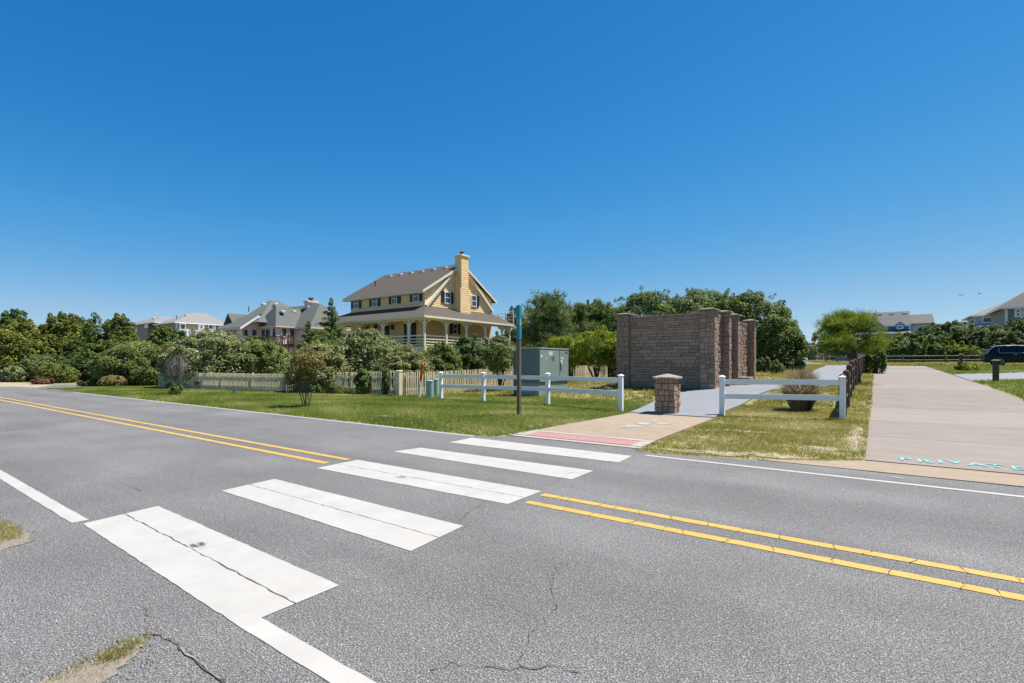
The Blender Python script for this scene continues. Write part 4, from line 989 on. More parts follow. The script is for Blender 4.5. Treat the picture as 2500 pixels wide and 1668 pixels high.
yh.window('x', XW1 + .002, y0, y1, z0_, z1_, bars=(1, 2)); yh.shutter('x', XW1 + .002, gx(1557, 900)[0], y0 - .02, z0_, z1_); yh.shutter('x', XW1 + .002, y1 + .02, gx(1667, 900)[0], z0_, z1_)
c = YW0 + .008
x0, x1 = gy(622), gy(668); yh.window('y', c, x0, x1, PF + .8, zpy(905, YW0, 650), bars=(2, 2)); yh.shutter('y', c, x1 + .02, gy(702), PF + .8, zpy(905, YW0, 650))
x0, x1 = gy(862), gy(918); dr = yh.window('y', c, x0 - .1, x1 + .2, PF + .01, zpy(885, YW0, 890), name='door', pane='shutter', bars=(1, 1), fw=.09)
x0, x1 = gy(1106), gy(1148); zz = PF + .35, zpy(868, YW0, 1120); yh.window('y', c, x0, x1, *zz, bars=(2, 2)); yh.shutter('y', c, gy(1075), x0 - .02, *zz); yh.shutter('y', c, x1 + .02, gy(1202), *zz)
for px in (783, 962): x = gy(px); z = zpy(910, YW0, px); yh.put(MB().lathe([(.05, -.28), (.13, -.2), (.15, .12), (.05, .25)], 8, (x, YW0 - .17, z)), 'lantern', 'wood_brown')
# roof deck railing at the back right
YD = YE + .6
dxa, dza = onY(*Z1(2075, 745), YD); dxb, dzb = onY(*Z1(2236, 757), YD)
for zc in (0, .35, .7): yh.box('deck_rail', 'house_cream', dxa, dxb, YD, YD + .06, dzb - zc - .07, dzb - zc)
for x in (dxa, (dxa + dxb) / 2, dxb): yh.box('deck_post', 'house_cream', x - .06, x + .06, YD - .08, YD - .003, PE - .2, dzb + .06)
yh.box('rear_deck', 'house_cream', dxa - .2, dxb + .1, YD + .08, YD + 3, PE - .3, PE - .1)

# ---- pink house with green-grey hip roofs and a dark stair
def Z2(x, y): return (500 + x * .12766, 700 + y * .12766)
wP = 65; bx, by = at(Z2(1375, 0)[0], wP)               # near corner of the bay
ph = House('pink_house', 'pink shingled house with green-grey hip roofs and wooden stair', (bx, by, gzf(bx, by)))
EZ = zt(Z2(0, 745)[1], wP); DK = zt(Z2(0, 1120)[1], wP)
bay_l = onY(*Z2(1010, 800), by)[0]; bay_r = onX(*Z2(1775, 800), bx)[0]
pk = zt(Z2(0, 410)[1], wP + 4)
ph.box('wall', 'house_pink', bay_l, bx, by, bay_r, DK - 3.2, EZ - .05)
pcx, pcy = (bay_l + bx) / 2 - .3, (by + bay_r) / 2
ph.hip(bay_l - .3, bx + .3, by - .3, bay_r + .3, EZ, pk, 'shingle_green', pcx - .3, pcx + .3, pcy - .2, pcy + 6, trim='pink_trim')
def bay_windows(lst, ax):
    for a, b, t, bt in lst:
        if ax == 'y': x0, z1 = onY(*Z2(a, t), by); x1, z0 = onY(*Z2(b, bt), by); ph.window('y', by, x0, x1, z0, z1, frame='pink_trim', bars=(1, 1))
        else: x0, z1 = onX(*Z2(a, t), bx); x1, z0 = onX(*Z2(b, bt), bx); ph.window('x', bx + .04, x0, x1, z0, z1, frame='pink_trim', bars=(1, 1))
bay_windows([(1085, 1165, 815, 1100), (1165, 1255, 810, 1100), (1300, 1362, 795, 955)], 'y')
bay_windows([(1458, 1565, 792, 965), (1612, 1718, 798, 945)], 'x')
ph.siding('x', bx, [(by, DK - .3), (bay_r, DK - .3), (bay_r, EZ - .25), (by, EZ - .25)], 'house_pink', .24)
# wing with the gable to the left
wx = bay_l + .6; gy0 = by + 1.2
g0y, g0z = onX(*Z2(640, 775), wx); gay, gaz = onX(*Z2(990, 552), wx)
wl_ = onY(*Z2(250, 800), g0y)[0]
ph.put(MB().prism([(wx, g0y + .4, DK - 3), (wx, gay + (gay - g0y) - .4, DK - 3), (wx, gay + (gay - g0y) - .4, g0z), (wx, gay, gaz - .2), (wx, g0y + .4, g0z)], (wl_ + .4 - wx, 0, 0)), 'wing_wall', 'house_pink')
wr = ph.gable_x(wl_, wx + .5, g0y, gay + (gay - g0y), g0z, gaz, 'shingle_green', gay)
ph.put(MB().prism([(wx + .51, g0y, g0z - .02), (wx + .51, gay, gaz - .02), (wx + .51, gay, gaz - .30), (wx + .51, g0y, g0z - .34)], (.05, 0, 0)), 'rake_board', 'white_trim', wr)
ph.put(MB().prism([(wx + .51, 2 * gay - g0y, g0z - .02), (wx + .51, gay, gaz - .02), (wx + .51, gay, gaz - .30), (wx + .51, 2 * gay - g0y, g0z - .34)], (.05, 0, 0)), 'rake_board', 'white_trim', wr)
ph.box('eave_fascia', 'pink_trim', wl_, wx + .5, g0y - .05, g0y - .003, g0z - .3, g0z - .04, wr)
for a, b in ((345, 392), (418, 468), (495, 545), (568, 615)):
    x0, z1 = onY(*Z2(a, 815), g0y + .4); x1, z0 = onY(*Z2(b, 930), g0y + .4); ph.window('y', g0y + .39, x0, x1, z0, z1, frame='pink_trim', bars=(1, 1))
for a, b in ((722, 825), (893, 990)):
    y0, z1 = onX(*Z2(a, 818), wx); y1, z0 = onX(*Z2(b, 955), wx); ph.window('x', wx + .01, y0, y1, z0, z1, frame='pink_trim', bars=(1, 1))
# main hip roof behind
mz = zt(Z2(0, 268)[1], wP + 9); mx_, my_ = at(Z2(1285, 0)[0], wP + 9)
ph.hip(wl_ + 1, bx - 2.2, g0y + 1.5, my_ + 7, EZ + .5, mz, 'shingle_green', mx_ - .5, mx_ + .3, my_ - .2, my_ + .5)
rz2 = zt(Z2(0, 400)[1], wP + 9); rx0, ry0 = at(Z2(1600, 0)[0], wP + 9)
rxe = onY(*Z2(2010, 780), ry0 - 3.6)[0]; rze = onY(*Z2(1900, 775), ry0 - 3.6)[1]
ph.hip(rx0 - 6, rxe, ry0 - 3.6, ry0 + 4, rze, rz2, 'shingle_green', rx0 - 5, rxe - 3.2, ry0 - .1, ry0 + .2, trim='pink_trim')
ph.box('rear_wall', 'house_pink', rx0 - 5, rxe - .5, ry0 - 3.1, ry0 + 3.6, DK - 3, rze - .2)
# small triangular dormer on the left
dx0, dz0 = onY(*Z2(410, 740), g0y + 1.6); dx1, dz1 = onY(*Z2(600, 700), g0y + 1.6); dxa, dza = onY(*Z2(495, 512), g0y + 1.6)
dm_ = ph.put(MB().prism([(dx0, g0y + 1.2, dz0), (dxa, g0y + 1.2, dza), (dx1, g0y + 1.2, dz0), (dxa, g0y + 1.2, dza - .5)], (0, 4, 0)), 'dormer_roof', 'shingle_green')
ph.put(MB().prism([(dx0 + .5, g0y + 1.7, dz0), (dxa, g0y + 1.7, dza - .5), (dx1 - .5, g0y + 1.7, dz0)], (0, .1, 0)), 'dormer_face', 'pane_glass', dm_)
# chimney
cxp, cyp = at(Z2(1972, 0)[0], wP + 5); cw = onX(*Z2(2155, 300), cxp)[0] - cyp
cl = cxp - onY(*Z2(1905, 300), cyp)[0]; cz1 = zt(Z2(0, 290)[1], wP + 5)
pch = ph.box('chimney', 'house_pink', cxp - cl, cxp, cyp, cyp + cw, DK - 3, cz1)
ph.siding('x', cxp, [(cyp, EZ - .5), (cyp + cw, EZ - .5), (cyp + cw, cz1 - .1), (cyp, cz1 - .1)], 'house_pink', .30, pch)
ph.put(MB().bbox(cxp - cl - .12, cxp + .14, cyp - .12, cyp + cw + .12, cz1 - .08, cz1 + .2, .03), 'chimney_cap', 'pink_trim', pch)
ph.put(MB().lathe([(.25, 0), (.25, .3), (.4, .32), (.3, .5)], 8, (cxp - cl / 2, cyp + cw / 2, cz1 + .2)), 'flue', 'dark_metal', pch)
for q, y_off in (((1125, 320), 3.3), ((1350, 315), 7.0), ((1485, 458), 2.0), ((1700, 458), 4.0)):
    w_2 = wP + y_off; x, y = at(Z2(q[0], 0)[0], w_2); ph.put(MB().bbox(x - .28, x + .28, y - .28, y + .28, zt(Z2(0, q[1] + 18)[1], w_2) - .15, zt(Z2(0, q[1] + 2)[1], w_2), .05), 'roof_vent', 'vent_pale')
x, y = at(Z2(840, 0)[0], wP + 5); ph.pipe(x, y, zt(Z2(0, 455)[1], wP + 5) + .1)
# deck with stair
dyf = by - 2.2; dx_l = onY(*Z2(1000, 960), dyf)[0]; dx_r = onY(*Z2(1720, 960), dyf)[0]
ph.box('deck', 'deck_dark', dx_l, dx_r, dyf, by - .06, DK - .35, DK - .05)
zr_ = onY(*Z2(1250, 950), dyf)[1]
sx0, sx1 = onY(*Z2(1500, 960), dyf)[0], onY(*Z2(1610, 960), dyf)[0]
ph.box('deck_handrail', 'deck_dark', dx_l, sx0, dyf - .06, dyf + .06, zr_ - .09, zr_); ph.box('deck_handrail', 'deck_dark', sx1, dx_r, dyf - .06, dyf + .06, zr_ - .09, zr_)
bal = []
x = dx_l
while x < dx_r:
    if not sx0 < x < sx1: bal.append(x)
    x += .28
for x in bal: ph.box('baluster', 'deck_dark', x - .035, x + .035, dyf - .03, dyf + .03, DK - .04, zr_ - .092)
for x in (dx_l, (dx_l + sx0) / 2, sx0, sx1, dx_r): ph.box('deck_post', 'deck_dark', x - .09, x + .09, dyf - .13, dyf - .065, DK - 2.5, zr_ + .05)
run = 3.2; nst = 9
for i in range(nst):
    t_ = (i + 1) / nst; ph.box('stair_tread', 'wood_rail', sx0 - t_ * run * .0 - .1, sx1 + .1, dyf - .1 - run * t_, dyf - .1 - run * (t_ - 1 / nst) - .02, DK - 2.6 * t_, DK - 2.6 * t_ + .07)
for xx in (sx0 - .12, sx1 + .12):
    for (za, th_) in ((zr_, .10), (DK - .12, .28)):
        ph.put(MB().prism([(xx - .05, dyf - .14, za - th_), (xx - .05, dyf - .14, za), (xx - .05, dyf - .1 - run, za - 2.6), (xx - .05, dyf - .1 - run, za - 2.6 - th_)], (.1, 0, 0)), 'stair_rail', 'deck_dark')
    for i in range(10): t_ = (i + .5) / 10; ph.box('baluster', 'deck_dark', xx - .03, xx + .03, dyf - .15 - run * t_ - .03, dyf - .15 - run * t_ + .03, DK - .2 - 2.6 * t_, zr_ - .1 - 2.6 * t_)

# ---- pale grey hip-roofed house far left
def Z3(x, y): return (320 + x * .12766, 730 + y * .12766)
wG = 92; gx_, gy_ = at(Z3(885, 0)[0], wG)
gh = House('grey_house', 'grey house with pale hip roofs and white porch railing', (gx_, gy_, gzf(gx_, gy_)))
ez = zt(Z3(0, 445)[1], wG); ry = onX(*Z3(1800, 460), gx_)[0]
lft = onY(*Z3(600, 470), gy_)[0]
gh.box('wall', 'house_grey', lft - 1, gx_, gy_, ry, ez - 7, ez - .1)
ax_, ay_ = at(Z3(1190, 0)[0], wG + 8); az_ = zt(Z3(0, 262)[1], wG + 8)
gh.hip(lft - 2.5, gx_ + .7, gy_ - .7, ry + .5, ez, az_, 'shingle_pale', ax_ - 1.0, ax_ - .2, ay_, ay_ + 2.5, trim='white_trim')
def gw(a, b, t, bt, **kw): y0, z1 = onX(*Z3(a, t), gx_); y1, z0 = onX(*Z3(b, bt), gx_); return gh.window('x', gx_ + .03, y0, y1, z0, z1, **kw)
gw(925, 1048, 465, 595, fw=.18, bars=(1, 1)); gw(1468, 1582, 480, 595, fw=.18, bars=(1, 1)); gw(1598, 1710, 488, 595, fw=.18, bars=(1, 1))
dw = gw(1280, 1400, 462, 610, fw=.42, bars=(1, 1), name='door', pane='pane_glass')
for a, b in ((1060, 1270), (1408, 1455)):
    y0, z1 = onX(*Z3(a, 460), gx_); y1, z0 = onX(*Z3(b, 610), gx_); gh.box('shake_panel', 'shake_tan', gx_ + .005, gx_ + .05, y0, y1, z0, z1)
x0, z1 = onY(*Z3(845, 475), gy_); x1, z0 = onY(*Z3(888, 560), gy_); gh.window('y', gy_ - .01, x0, x1 - .15, z0, z1, bars=(1, 1))
px_ = gx_ + 2.2
yr0, zr0 = onX(*Z3(925, 585), px_); yr1, _ = onX(*Z3(1720, 590), px_); zb0 = onX(*Z3(1100, 660), px_)[1]
for z in (zr0, zb0 + .2): gh.box('porch_rail', 'white_trim', px_ - .06, px_ + .06, yr0, yr1, z - .14, z)
yy = yr0
while yy < yr1: gh.box('baluster', 'white_trim', px_ - .04, px_ + .04, yy, yy + .1, zb0 + .2, zr0 - .145); yy += .33
for pxx in (1075, 1325, 1552): y0 = onX(*Z3(pxx, 600), px_)[0]; gh.box('porch_post', 'white_trim', px_ - .15, px_ + .15, y0 - .15, y0 + .15, zb0 - 1.5, zr0 + .15)
gh.box('deck', 'white_trim', gx_, px_ - .07, yr0, yr1, zb0 - .5, zb0 + .04)
# its left wing
wx2, wy2 = at(Z3(320, 0)[0], wG + 7); ez2 = zt(Z3(0, 468)[1], wG + 7)
gh.box('wing_wall', 'house_grey', onY(*Z3(110, 480), wy2)[0], wx2, wy2, wy2 + 9, ez2 - 7, ez2 - .1)
ax2, ay2 = at(Z3(500, 0)[0], wG + 13); az2 = zt(Z3(0, 335)[1], wG + 13)
gh.hip(onY(*Z3(0, 480), wy2)[0], wx2 + 5.5, wy2 - .8, wy2 + 11, ez2, az2, 'shingle_pale', ax2 - .8, ax2 + .2, ay2, ay2 + 2, trim='white_trim')
x0, z1 = onY(*Z3(265, 490), wy2); x1, z0 = onY(*Z3(335, 550), wy2); gh.window('y', wy2 - .01, x0, x1 - .1, z0, z1, fw=.3, bars=(1, 1))
for q, w2_ in (((435, 352), wG + 9), ((572, 348), wG + 13), ((1065, 298), wG + 5), ((1195, 285), wG + 8), ((1270, 290), wG + 9)):
    x, y = at(Z3(q[0], 0)[0], w2_); z = zt(Z3(0, q[1])[1], w2_); gh.put(MB().bbox(x - .3, x + .3, y - .3, y + .3, z - .3, z + .0, .05), 'roof_vent', 'vent_pale')
for q, w2_ in (((515, 400), wG + 9), ((870, 370), wG + 2)): x, y = at(Z3(q[0], 0)[0], w2_); gh.pipe(x, y, zt(Z3(0, q[1] + 20)[1], w2_) + .3)

# ---- bright blue house beyond the young pine
def Z4(x, y): return (1950 + x * .12766, 750 + y * .12766)
wB = 118; cxb, cyb = at(Z4(2130, 0)[0], wB)
bh = House('blue_house', 'bright blue house with grey roof and arched dormer windows, behind the pine', (cxb, cyb, gzf(cxb, cyb)))
FY = cyb
X0 = onY(*Z4(700, 400), FY)[0]; X1 = onY(*Z4(2140, 400), FY)[0]; X2 = onY(*Z4(2600, 400), FY)[0]
def bz(py, px=1800): return onY(*Z4(px, py), FY)[1]
EB = bz(345); RB = bz(130); LB = bz(640)
bh.box('wall', 'house_blue', X0, X1, FY, FY + 12, bz(440), EB)
bh.box('wing_wall', 'house_blue_pale', X1 + .01, X2, FY + .6, FY + 11, bz(640), bz(330))
bh.box('lower_wall', 'house_blue_pale', X0, X1, FY + .1, FY + 12, gzf(cxb, cyb) - .3, bz(440) - .01)
bh.gable_x(X0 - .4, X1, FY - .6, FY + 13, EB, RB + 1.0, 'shingle_slate')
bh.gable_x(X1 + .02, X2, FY - .2, FY + 12, bz(330), bz(190) + .8, 'shingle_slate')
bh.box('eave_fascia', 'white_trim', X0 - .4, X1, FY - .68, FY - .61, EB - .3, EB - .02)
for (a, m_, b, ap) in ((1350, 1455, 1610, 245), (1850, 1935, 2025, 250)):
    x0, x1, xm = onY(*Z4(a, 340), FY - .7)[0], onY(*Z4(b, 340), FY - .7)[0], onY(*Z4(m_, 300), FY - .7)[0]
    xm = (x0 + x1) / 2; za = onY(*Z4(m_, ap), FY - .7)[1]
    dmr = bh.put(MB().prism([(x0 - .4, FY - .75, EB - .2), (xm, FY - .75, za), (x1 + .4, FY - .75, EB - .2), (xm, FY - .75, za - .4)], (0, 6, 0)), 'dormer_roof', 'white_trim')
    bh.put(MB().prism([(x0, FY - .69, bz(430)), (x0, FY - .69, EB - .1), (xm, FY - .69, za - .4), (x1, FY - .69, EB - .1), (x1, FY - .69, bz(430))], (0, .66, 0)), 'dormer_wall', 'house_blue', dmr)
    zc = onY(*Z4(m_, 320), FY - .7)[1]; R_ = (x1 - x0) * .22
    bh.put(MB().prism([(xm + R_ * 1.25 * math.cos(t), FY - .73, zc + R_ * 1.1 * math.sin(t)) for t in np.linspace(0, math.pi, 9)], (0, .035, 0)), 'arch_trim', 'white_trim', dmr)
    bh.put(MB().prism([(xm + R_ * math.cos(t), FY - .75, zc + .1 + R_ * .85 * math.sin(t)) for t in np.linspace(0, math.pi, 9)], (0, .018, 0)), 'pane', 'pane_glass', dmr)
    bh.window('y', FY - .695, xm - (x1 - x0) * .36, xm + (x1 - x0) * .36, bz(428), bz(352), fw=.18, bars=(3, 1))
for a, b in ((1645, 1705), (700, 780), (900, 960)):
    x0, x1 = onY(*Z4(a, 380), FY)[0], onY(*Z4(b, 380), FY)[0]; bh.window('y', FY - .01, x0, x1, bz(432), bz(358), fw=.18, bars=(1, 1))
bh.put(MB().prism([(X0, FY + .1, bz(440)), (X0, FY - 3, bz(520)), (X0, FY - 3, bz(535)), (X0, FY + .1, bz(455))], (X1 - X0, 0, 0)), 'porch_roof', 'shingle_slate')
for px in (1560, 1640, 1760, 1900, 2050): x0 = onY(*Z4(px, 600), FY)[0]; bh.window('y', FY + .09, x0, x0 + 1.5, bz(620), bz(560), fw=.15, bars=(1, 1))
for px in (1090, 1550, 1785, 2025): x, z = onY(*Z4(px, 185), FY + 5); bh.put(MB().bbox(x - .45, x + .45, FY + 4.6, FY + 5.4, RB - .1, RB + .6, .05), 'roof_vent', 'vent_pale')
x0, x1 = onY(*Z4(1190, 180), FY + 5)[0], onY(*Z4(1310, 180), FY + 5)[0]; bh.box('chimney', 'shingle_slate', x0, x1, FY + 5, FY + 6.5, RB - 1, bz(165) + 1.3)
for px in (1640, 2120): x0 = onY(*Z4(px, 400), FY)[0]; bh.box('corner_board', 'white_trim', x0 - .12, x0 + .12, FY - .05, FY - .002, bz(438), EB - .05)

# ---- grey-blue houses at the right edge
def Z5(x, y): return (2300 + x * .16584, 700 + y * .16584)
wR = 70; ex, ey = at(Z5(935, 0)[0], wR)
rh = House('right_house', 'grey two-storey house with dark hip roof at the right edge', (ex, ey, gzf(ex, ey)))
EZr = zt(Z5(0, 315)[1], wR)
# -Y face runs right from the corner; -X face runs back to the left
rh.box('wall', 'house_grey', ex, ex + 14, ey, ey + 11, gzf(ex, ey) - .3, EZr - .05)
rh.hip(ex - .8, ex + 15, ey - .8, ey + 12, EZr, EZr + 4.6, 'shingle_slate', ex + 5.5, ex + 9, ey + 5.5, ey + 6.2, trim='white_trim')
rh.box('corner_board', 'white_trim', ex - .03, ex + .22, ey - .03, ey + .2, gzf(ex, ey), EZr - .2)
x0, z1 = onY(*Z5(1060, 325), ey); x1, z0 = onY(*Z5(1175, 450), ey); rh.window('y', ey - .01, x0, x1, z0, z1, fw=.25, bars=(1, 2))
x0, z1 = onY(*Z5(1185, 325), ey); rh.window('y', ey - .01, x0, x0 + 1.6, z0, z1, fw=.25, bars=(1, 2))
for i in range(3):
    for zz in (z0, z0 - 3.1): rh.window('y', ey - .01, ex + 5.6 + i * 2.7, ex + 7.1 + i * 2.7, zz, zz + (z1 - z0), fw=.2, bars=(1, 2))
w2 = 92; fx, fy = at(Z5(480, 0)[0], w2)
rh2 = House('annex_house', 'low blue-grey house with pale hip roof, half hidden behind the right house', (fx, fy, gzf(fx, fy)))
e2 = zt(Z5(0, 430)[1], w2)
rh2.box('wall', 'house_blue_pale', fx, fx + 13, fy, fy + 9, gzf(fx, fy) - .3, e2 - .05)
rh2.hip(fx - .8, fx + 14, fy - .8, fy + 10, e2, e2 + 2.6, 'shingle_pale', fx + 4.5, fx + 9, fy + 4, fy + 5, trim='white_trim')
for i in range(3): rh2.window('y', fy - .01, fx + 1 + i * 2.6, fx + 3.0 + i * 2.6, zt(Z5(0, 540)[1], w2), zt(Z5(0, 455)[1], w2), fw=.15, bars=(1, 1))
rh2.put(MB().prism([(fx, fy - .02, zt(Z5(0, 560)[1], w2)), (fx, fy - 1.8, zt(Z5(0, 590)[1], w2)), (fx, fy - 1.8, zt(Z5(0, 605)[1], w2)), (fx, fy - .02, zt(Z5(0, 575)[1], w2))], (9, 0, 0)), 'porch_roof', 'shingle_pale')

# ---- small pale blue pavilion seen under the young pine
wk = 75; kx, ky = at(2037.5, wk)
kb = House('blue_pavilion', 'pale blue glazed pavilion seen beneath the young pine', (kx, ky, gzf(kx, ky)), 'pavilion')
kx1 = onY(2097, 850, ky)[0]; zk1, zk0 = zt(831, wk), gzf(kx, ky)
kb.box('wall', 'house_blue_pale', kx, kx1, ky, ky + 2.5, zk0 - .2, zk1)
kb.put(MB().bbox(kx - .2, kx1 + .2, ky - .2, ky + 2.7, zk1 + .001, zk1 + .16, .03), 'roof', 'white_trim')
kb.box('band', 'white_trim', kx - .01, kx1 + .01, ky - .05, ky - .003, zt(842, wk) - .05, zt(842, wk) + .05)
kb.window('y', ky - .01, kx + .25, (kx + kx1) / 2, zt(875, wk), zt(844, wk), fw=.1, bars=(2, 1), pane='house_blue_pale'); kb.window('y', ky - .01, (kx + kx1) / 2 + .1, kx1 - .2, zt(875, wk), zt(844, wk), fw=.1, bars=(2, 1))
kb.box('corner_post', 'wood_brown', kx - .35, kx - .05, ky - .6, ky - .3, zk0 - .2, zk0 + 1.25)

# ================================================================== parked car (only its rear is inside the photograph)
wpt = G(2436, 894.3)
car = thing('parked_car', 'black sport utility car parked side-on at the right edge', 'car', (wpt.x - .95, wpt.y, gzf(wpt.x, wpt.y)))
HW = .95
lower = [(0.02, .42), (-.02, .62), (.0, .95), (.10, 1.06), (1.6, 1.08), (3.5, 1.02), (4.55, .92), (4.85, .72), (4.88, .42), (4.7, .30)]
def arch(cx_, r=.42): return [(cx_ + r * math.cos(t), .30 + r * math.sin(t)) for t in np.linspace(0, math.pi, 9)]
bottom = arch(3.90) + arch(.95)
side = lower + bottom + [(.22, .30)]
def yoff(z): return HW - .10 * max(0, (z - .75) / .35) ** 2 - .05 * max(0, (.55 - z) / .25)
mb = MB(); n = len(side)
ringA = [(x, -yoff(z), z) for x, z in side]; ringB = [(x, yoff(z), z) for x, z in side]
mb.add(ringA + ringB, [tuple(range(n))[::-1], tuple(range(n, 2 * n))] + [(i, (i + 1) % n, n + (i + 1) % n, n + i) for i in range(n)])
body = mb.build('body', 'car_paint', car)
gh_ = [(.18, 1.05), (.42, 1.42), (.72, 1.66), (1.9, 1.72), (2.75, 1.64), (3.55, 1.06)]
def gyo(z): return .86 - .22 * (z - 1.05) / .65
mb = MB(); n = len(gh_)
mb.add([(x, -gyo(z), z) for x, z in gh_] + [(x, gyo(z), z) for x, z in gh_], [tuple(range(n))[::-1], tuple(range(n, 2 * n))] + [(i, (i + 1) % n, n + (i + 1) % n, n + i) for i in range(n)])
cabin = mb.build('cabin', 'car_paint', car)
for sg in (-1, 1):
    for poly in ([(.42, 1.12), (.58, 1.40), (.82, 1.56), (.95, 1.57), (.95, 1.12)], [(1.02, 1.12), (1.02, 1.57), (1.92, 1.62), (1.98, 1.12)], [(2.05, 1.12), (2.0, 1.62), (2.62, 1.56), (3.25, 1.12)]):
        MB().prism([(x, sg * (gyo(z) + .004), z) for x, z in poly], (0, sg * .01, 0)).build('window', 'car_glass', cabin)
    MB().tube([(.60, sg * (gyo(1.62) + .02), 1.69), (1.4, sg * (gyo(1.7) + .02), 1.745), (2.5, sg * (gyo(1.66) + .02), 1.705)], .022, 6).build('roof_rail', 'chrome', cabin)
    MB().tube([(.92, sg * (gyo(1.5) + .02), 1.52), (.90, sg * (gyo(1.2) + .02), 1.2), (.98, sg * (gyo(1.11) + .025), 1.105), (2.0, sg * (gyo(1.1) + .025), 1.10), (3.3, sg * (gyo(1.09) + .025), 1.085)], .018, 6).build('window_trim', 'chrome', cabin)
    for x in (1.78, 2.85): MB().bbox(x, x + .2, *sorted((sg * .90, sg * .935)), .955, .99, .008).build('door_handle', 'chrome', body)
    for x in (2.02, 3.12): MB().box(x, x + .012, *sorted((sg * .93, sg * (HW + .003))), .42, .78).build('door_seam', 'tyre', body)
    MB().bbox(-.035, .30, *sorted((sg * .62, sg * .90)), .86, .98, .02).build('tail_light', 'tail_light', body)
    for cx_ in (.95, 3.90):
        wh = MB().add([], []); mbw = MB(); Ry = Matrix.Translation((cx_, sg * (HW - .13), .37)) @ Matrix.Rotation(math.pi / 2, 4, 'X')
        mbw.lathe([(.20, -.11), (.35, -.11), (.37, -.08), (.37, .08), (.35, .11), (.20, .11)], 28)
        mbw.v = [tuple(Ry @ Vector(p)) for p in mbw.v]; wheel = mbw.build('wheel', 'tyre', car)
        mr_ = MB().lathe([(.255, -.10), (.265, -.118), (.235, -.118), (.22, -.05), (.22, .05)], 24)
        s2 = 1 if sg < 0 else -1
        mr_.v = [tuple(Ry @ Vector((x, y, -z * s2 if sg < 0 else z * -s2))) for x, y, z in mr_.v]; mr_.build('rim', 'rim', wheel)
        for k5 in range(5):
            sp5 = MB(); a5 = 2 * math.pi * k5 / 5 + .3
            for da in (-.11, .11):
                sp5.prism([(math.cos(a5 + da) * r0 + math.sin(a5) * q * -1 * .018, math.sin(a5 + da) * r0 + math.cos(a5) * q * .018, -.12) for r0, q in ((.05, -1), (.05, 1), (.24, 1), (.24, -1))], (0, 0, .03))
            sp5.v = [tuple(Ry @ Vector((x, y, -z * s2 if sg < 0 else z * -s2))) for x, y, z in sp5.v]; sp5.build('spoke', 'rim', wheel)
MB().bbox(-.06, .12, -.8, .8, .40, .55, .03).build('rear_bumper', 'tyre', body)
MB().bbox(4.86, 4.93, -.5, .5, .55, .78, .02).build('grille', 'dark_metal', body)
for sg in (-1, 1):
    MB().bbox(4.55, 4.80, *sorted((sg * .62, sg * .86)), .74, .86, .02).build('headlight', 'vent_pale', body)
    MB().bbox(3.02, 3.20, *sorted((sg * .90, sg * 1.08)), 1.06, 1.2, .03).build('mirror', 'car_paint', cabin)

# ================================================================== birds, far lamp posts
def bird(label, xs_, ys_, w, rot):
    x, y = at(xs_, w); z = zt(ys_, w); mb = MB()
    mb.loft([[(px, r * math.cos(t), r * math.sin(t)) for t in np.linspace(0, 2 * math.pi, 7)[:-1]] for px, r in ((-.30, .01), (-.2, .05), (0, .08), (.18, .06), (.26, .04), (.34, .008))])
    for s in (-1, 1): mb.prism([(.12, s * .05, .03), (.10, s * .35, .16), (.0, s * .72, .10), (-.06, s * .70, .10), (-.08, s * .33, .15), (-.1, s * .05, .03)], (0, 0, .012))
    mb.prism([(-.28, -.02, 0), (-.28, .02, 0), (-.46, .07, 0), (-.46, -.07, 0)], (0, 0, .01))
    o = mb.build('bird', 'bird_dark', None, (x, y, z)); o.rotation_euler = (0.2, 0, rot); return prop(o, label, 'bird', 'two birds flying over the right houses')
bird('left one of two dark birds in the sky', 2345.5, 721, 120, .9); bird('right one of two dark birds in the sky', 2391, 717.5, 125, .2)
def lamp_post(label, xs_, w, ytop):
    x, y = at(xs_, w); z = gzf(x, y); h = zt(ytop, w) - z; t = thing('lamp_post', label, 'lamp post', (x, y, z))
    MB().lathe([(.16, -.1), (.12, .9), (.06, 1.0), (.05, h - .4)], 8).build('pole', 'dark_metal', t)
    MB().lathe([(.06, h - .4), (.16, h - .36), (.18, h - .05), (.05, h)], 8).build('lantern', 'vent_pale', t)
lamp_post('dark lamp post before the clipped hedge on the far left path', 1985.5, 100, 833); lamp_post('pale thin lamp post behind the far stone pillars', 2023, 118, 838)

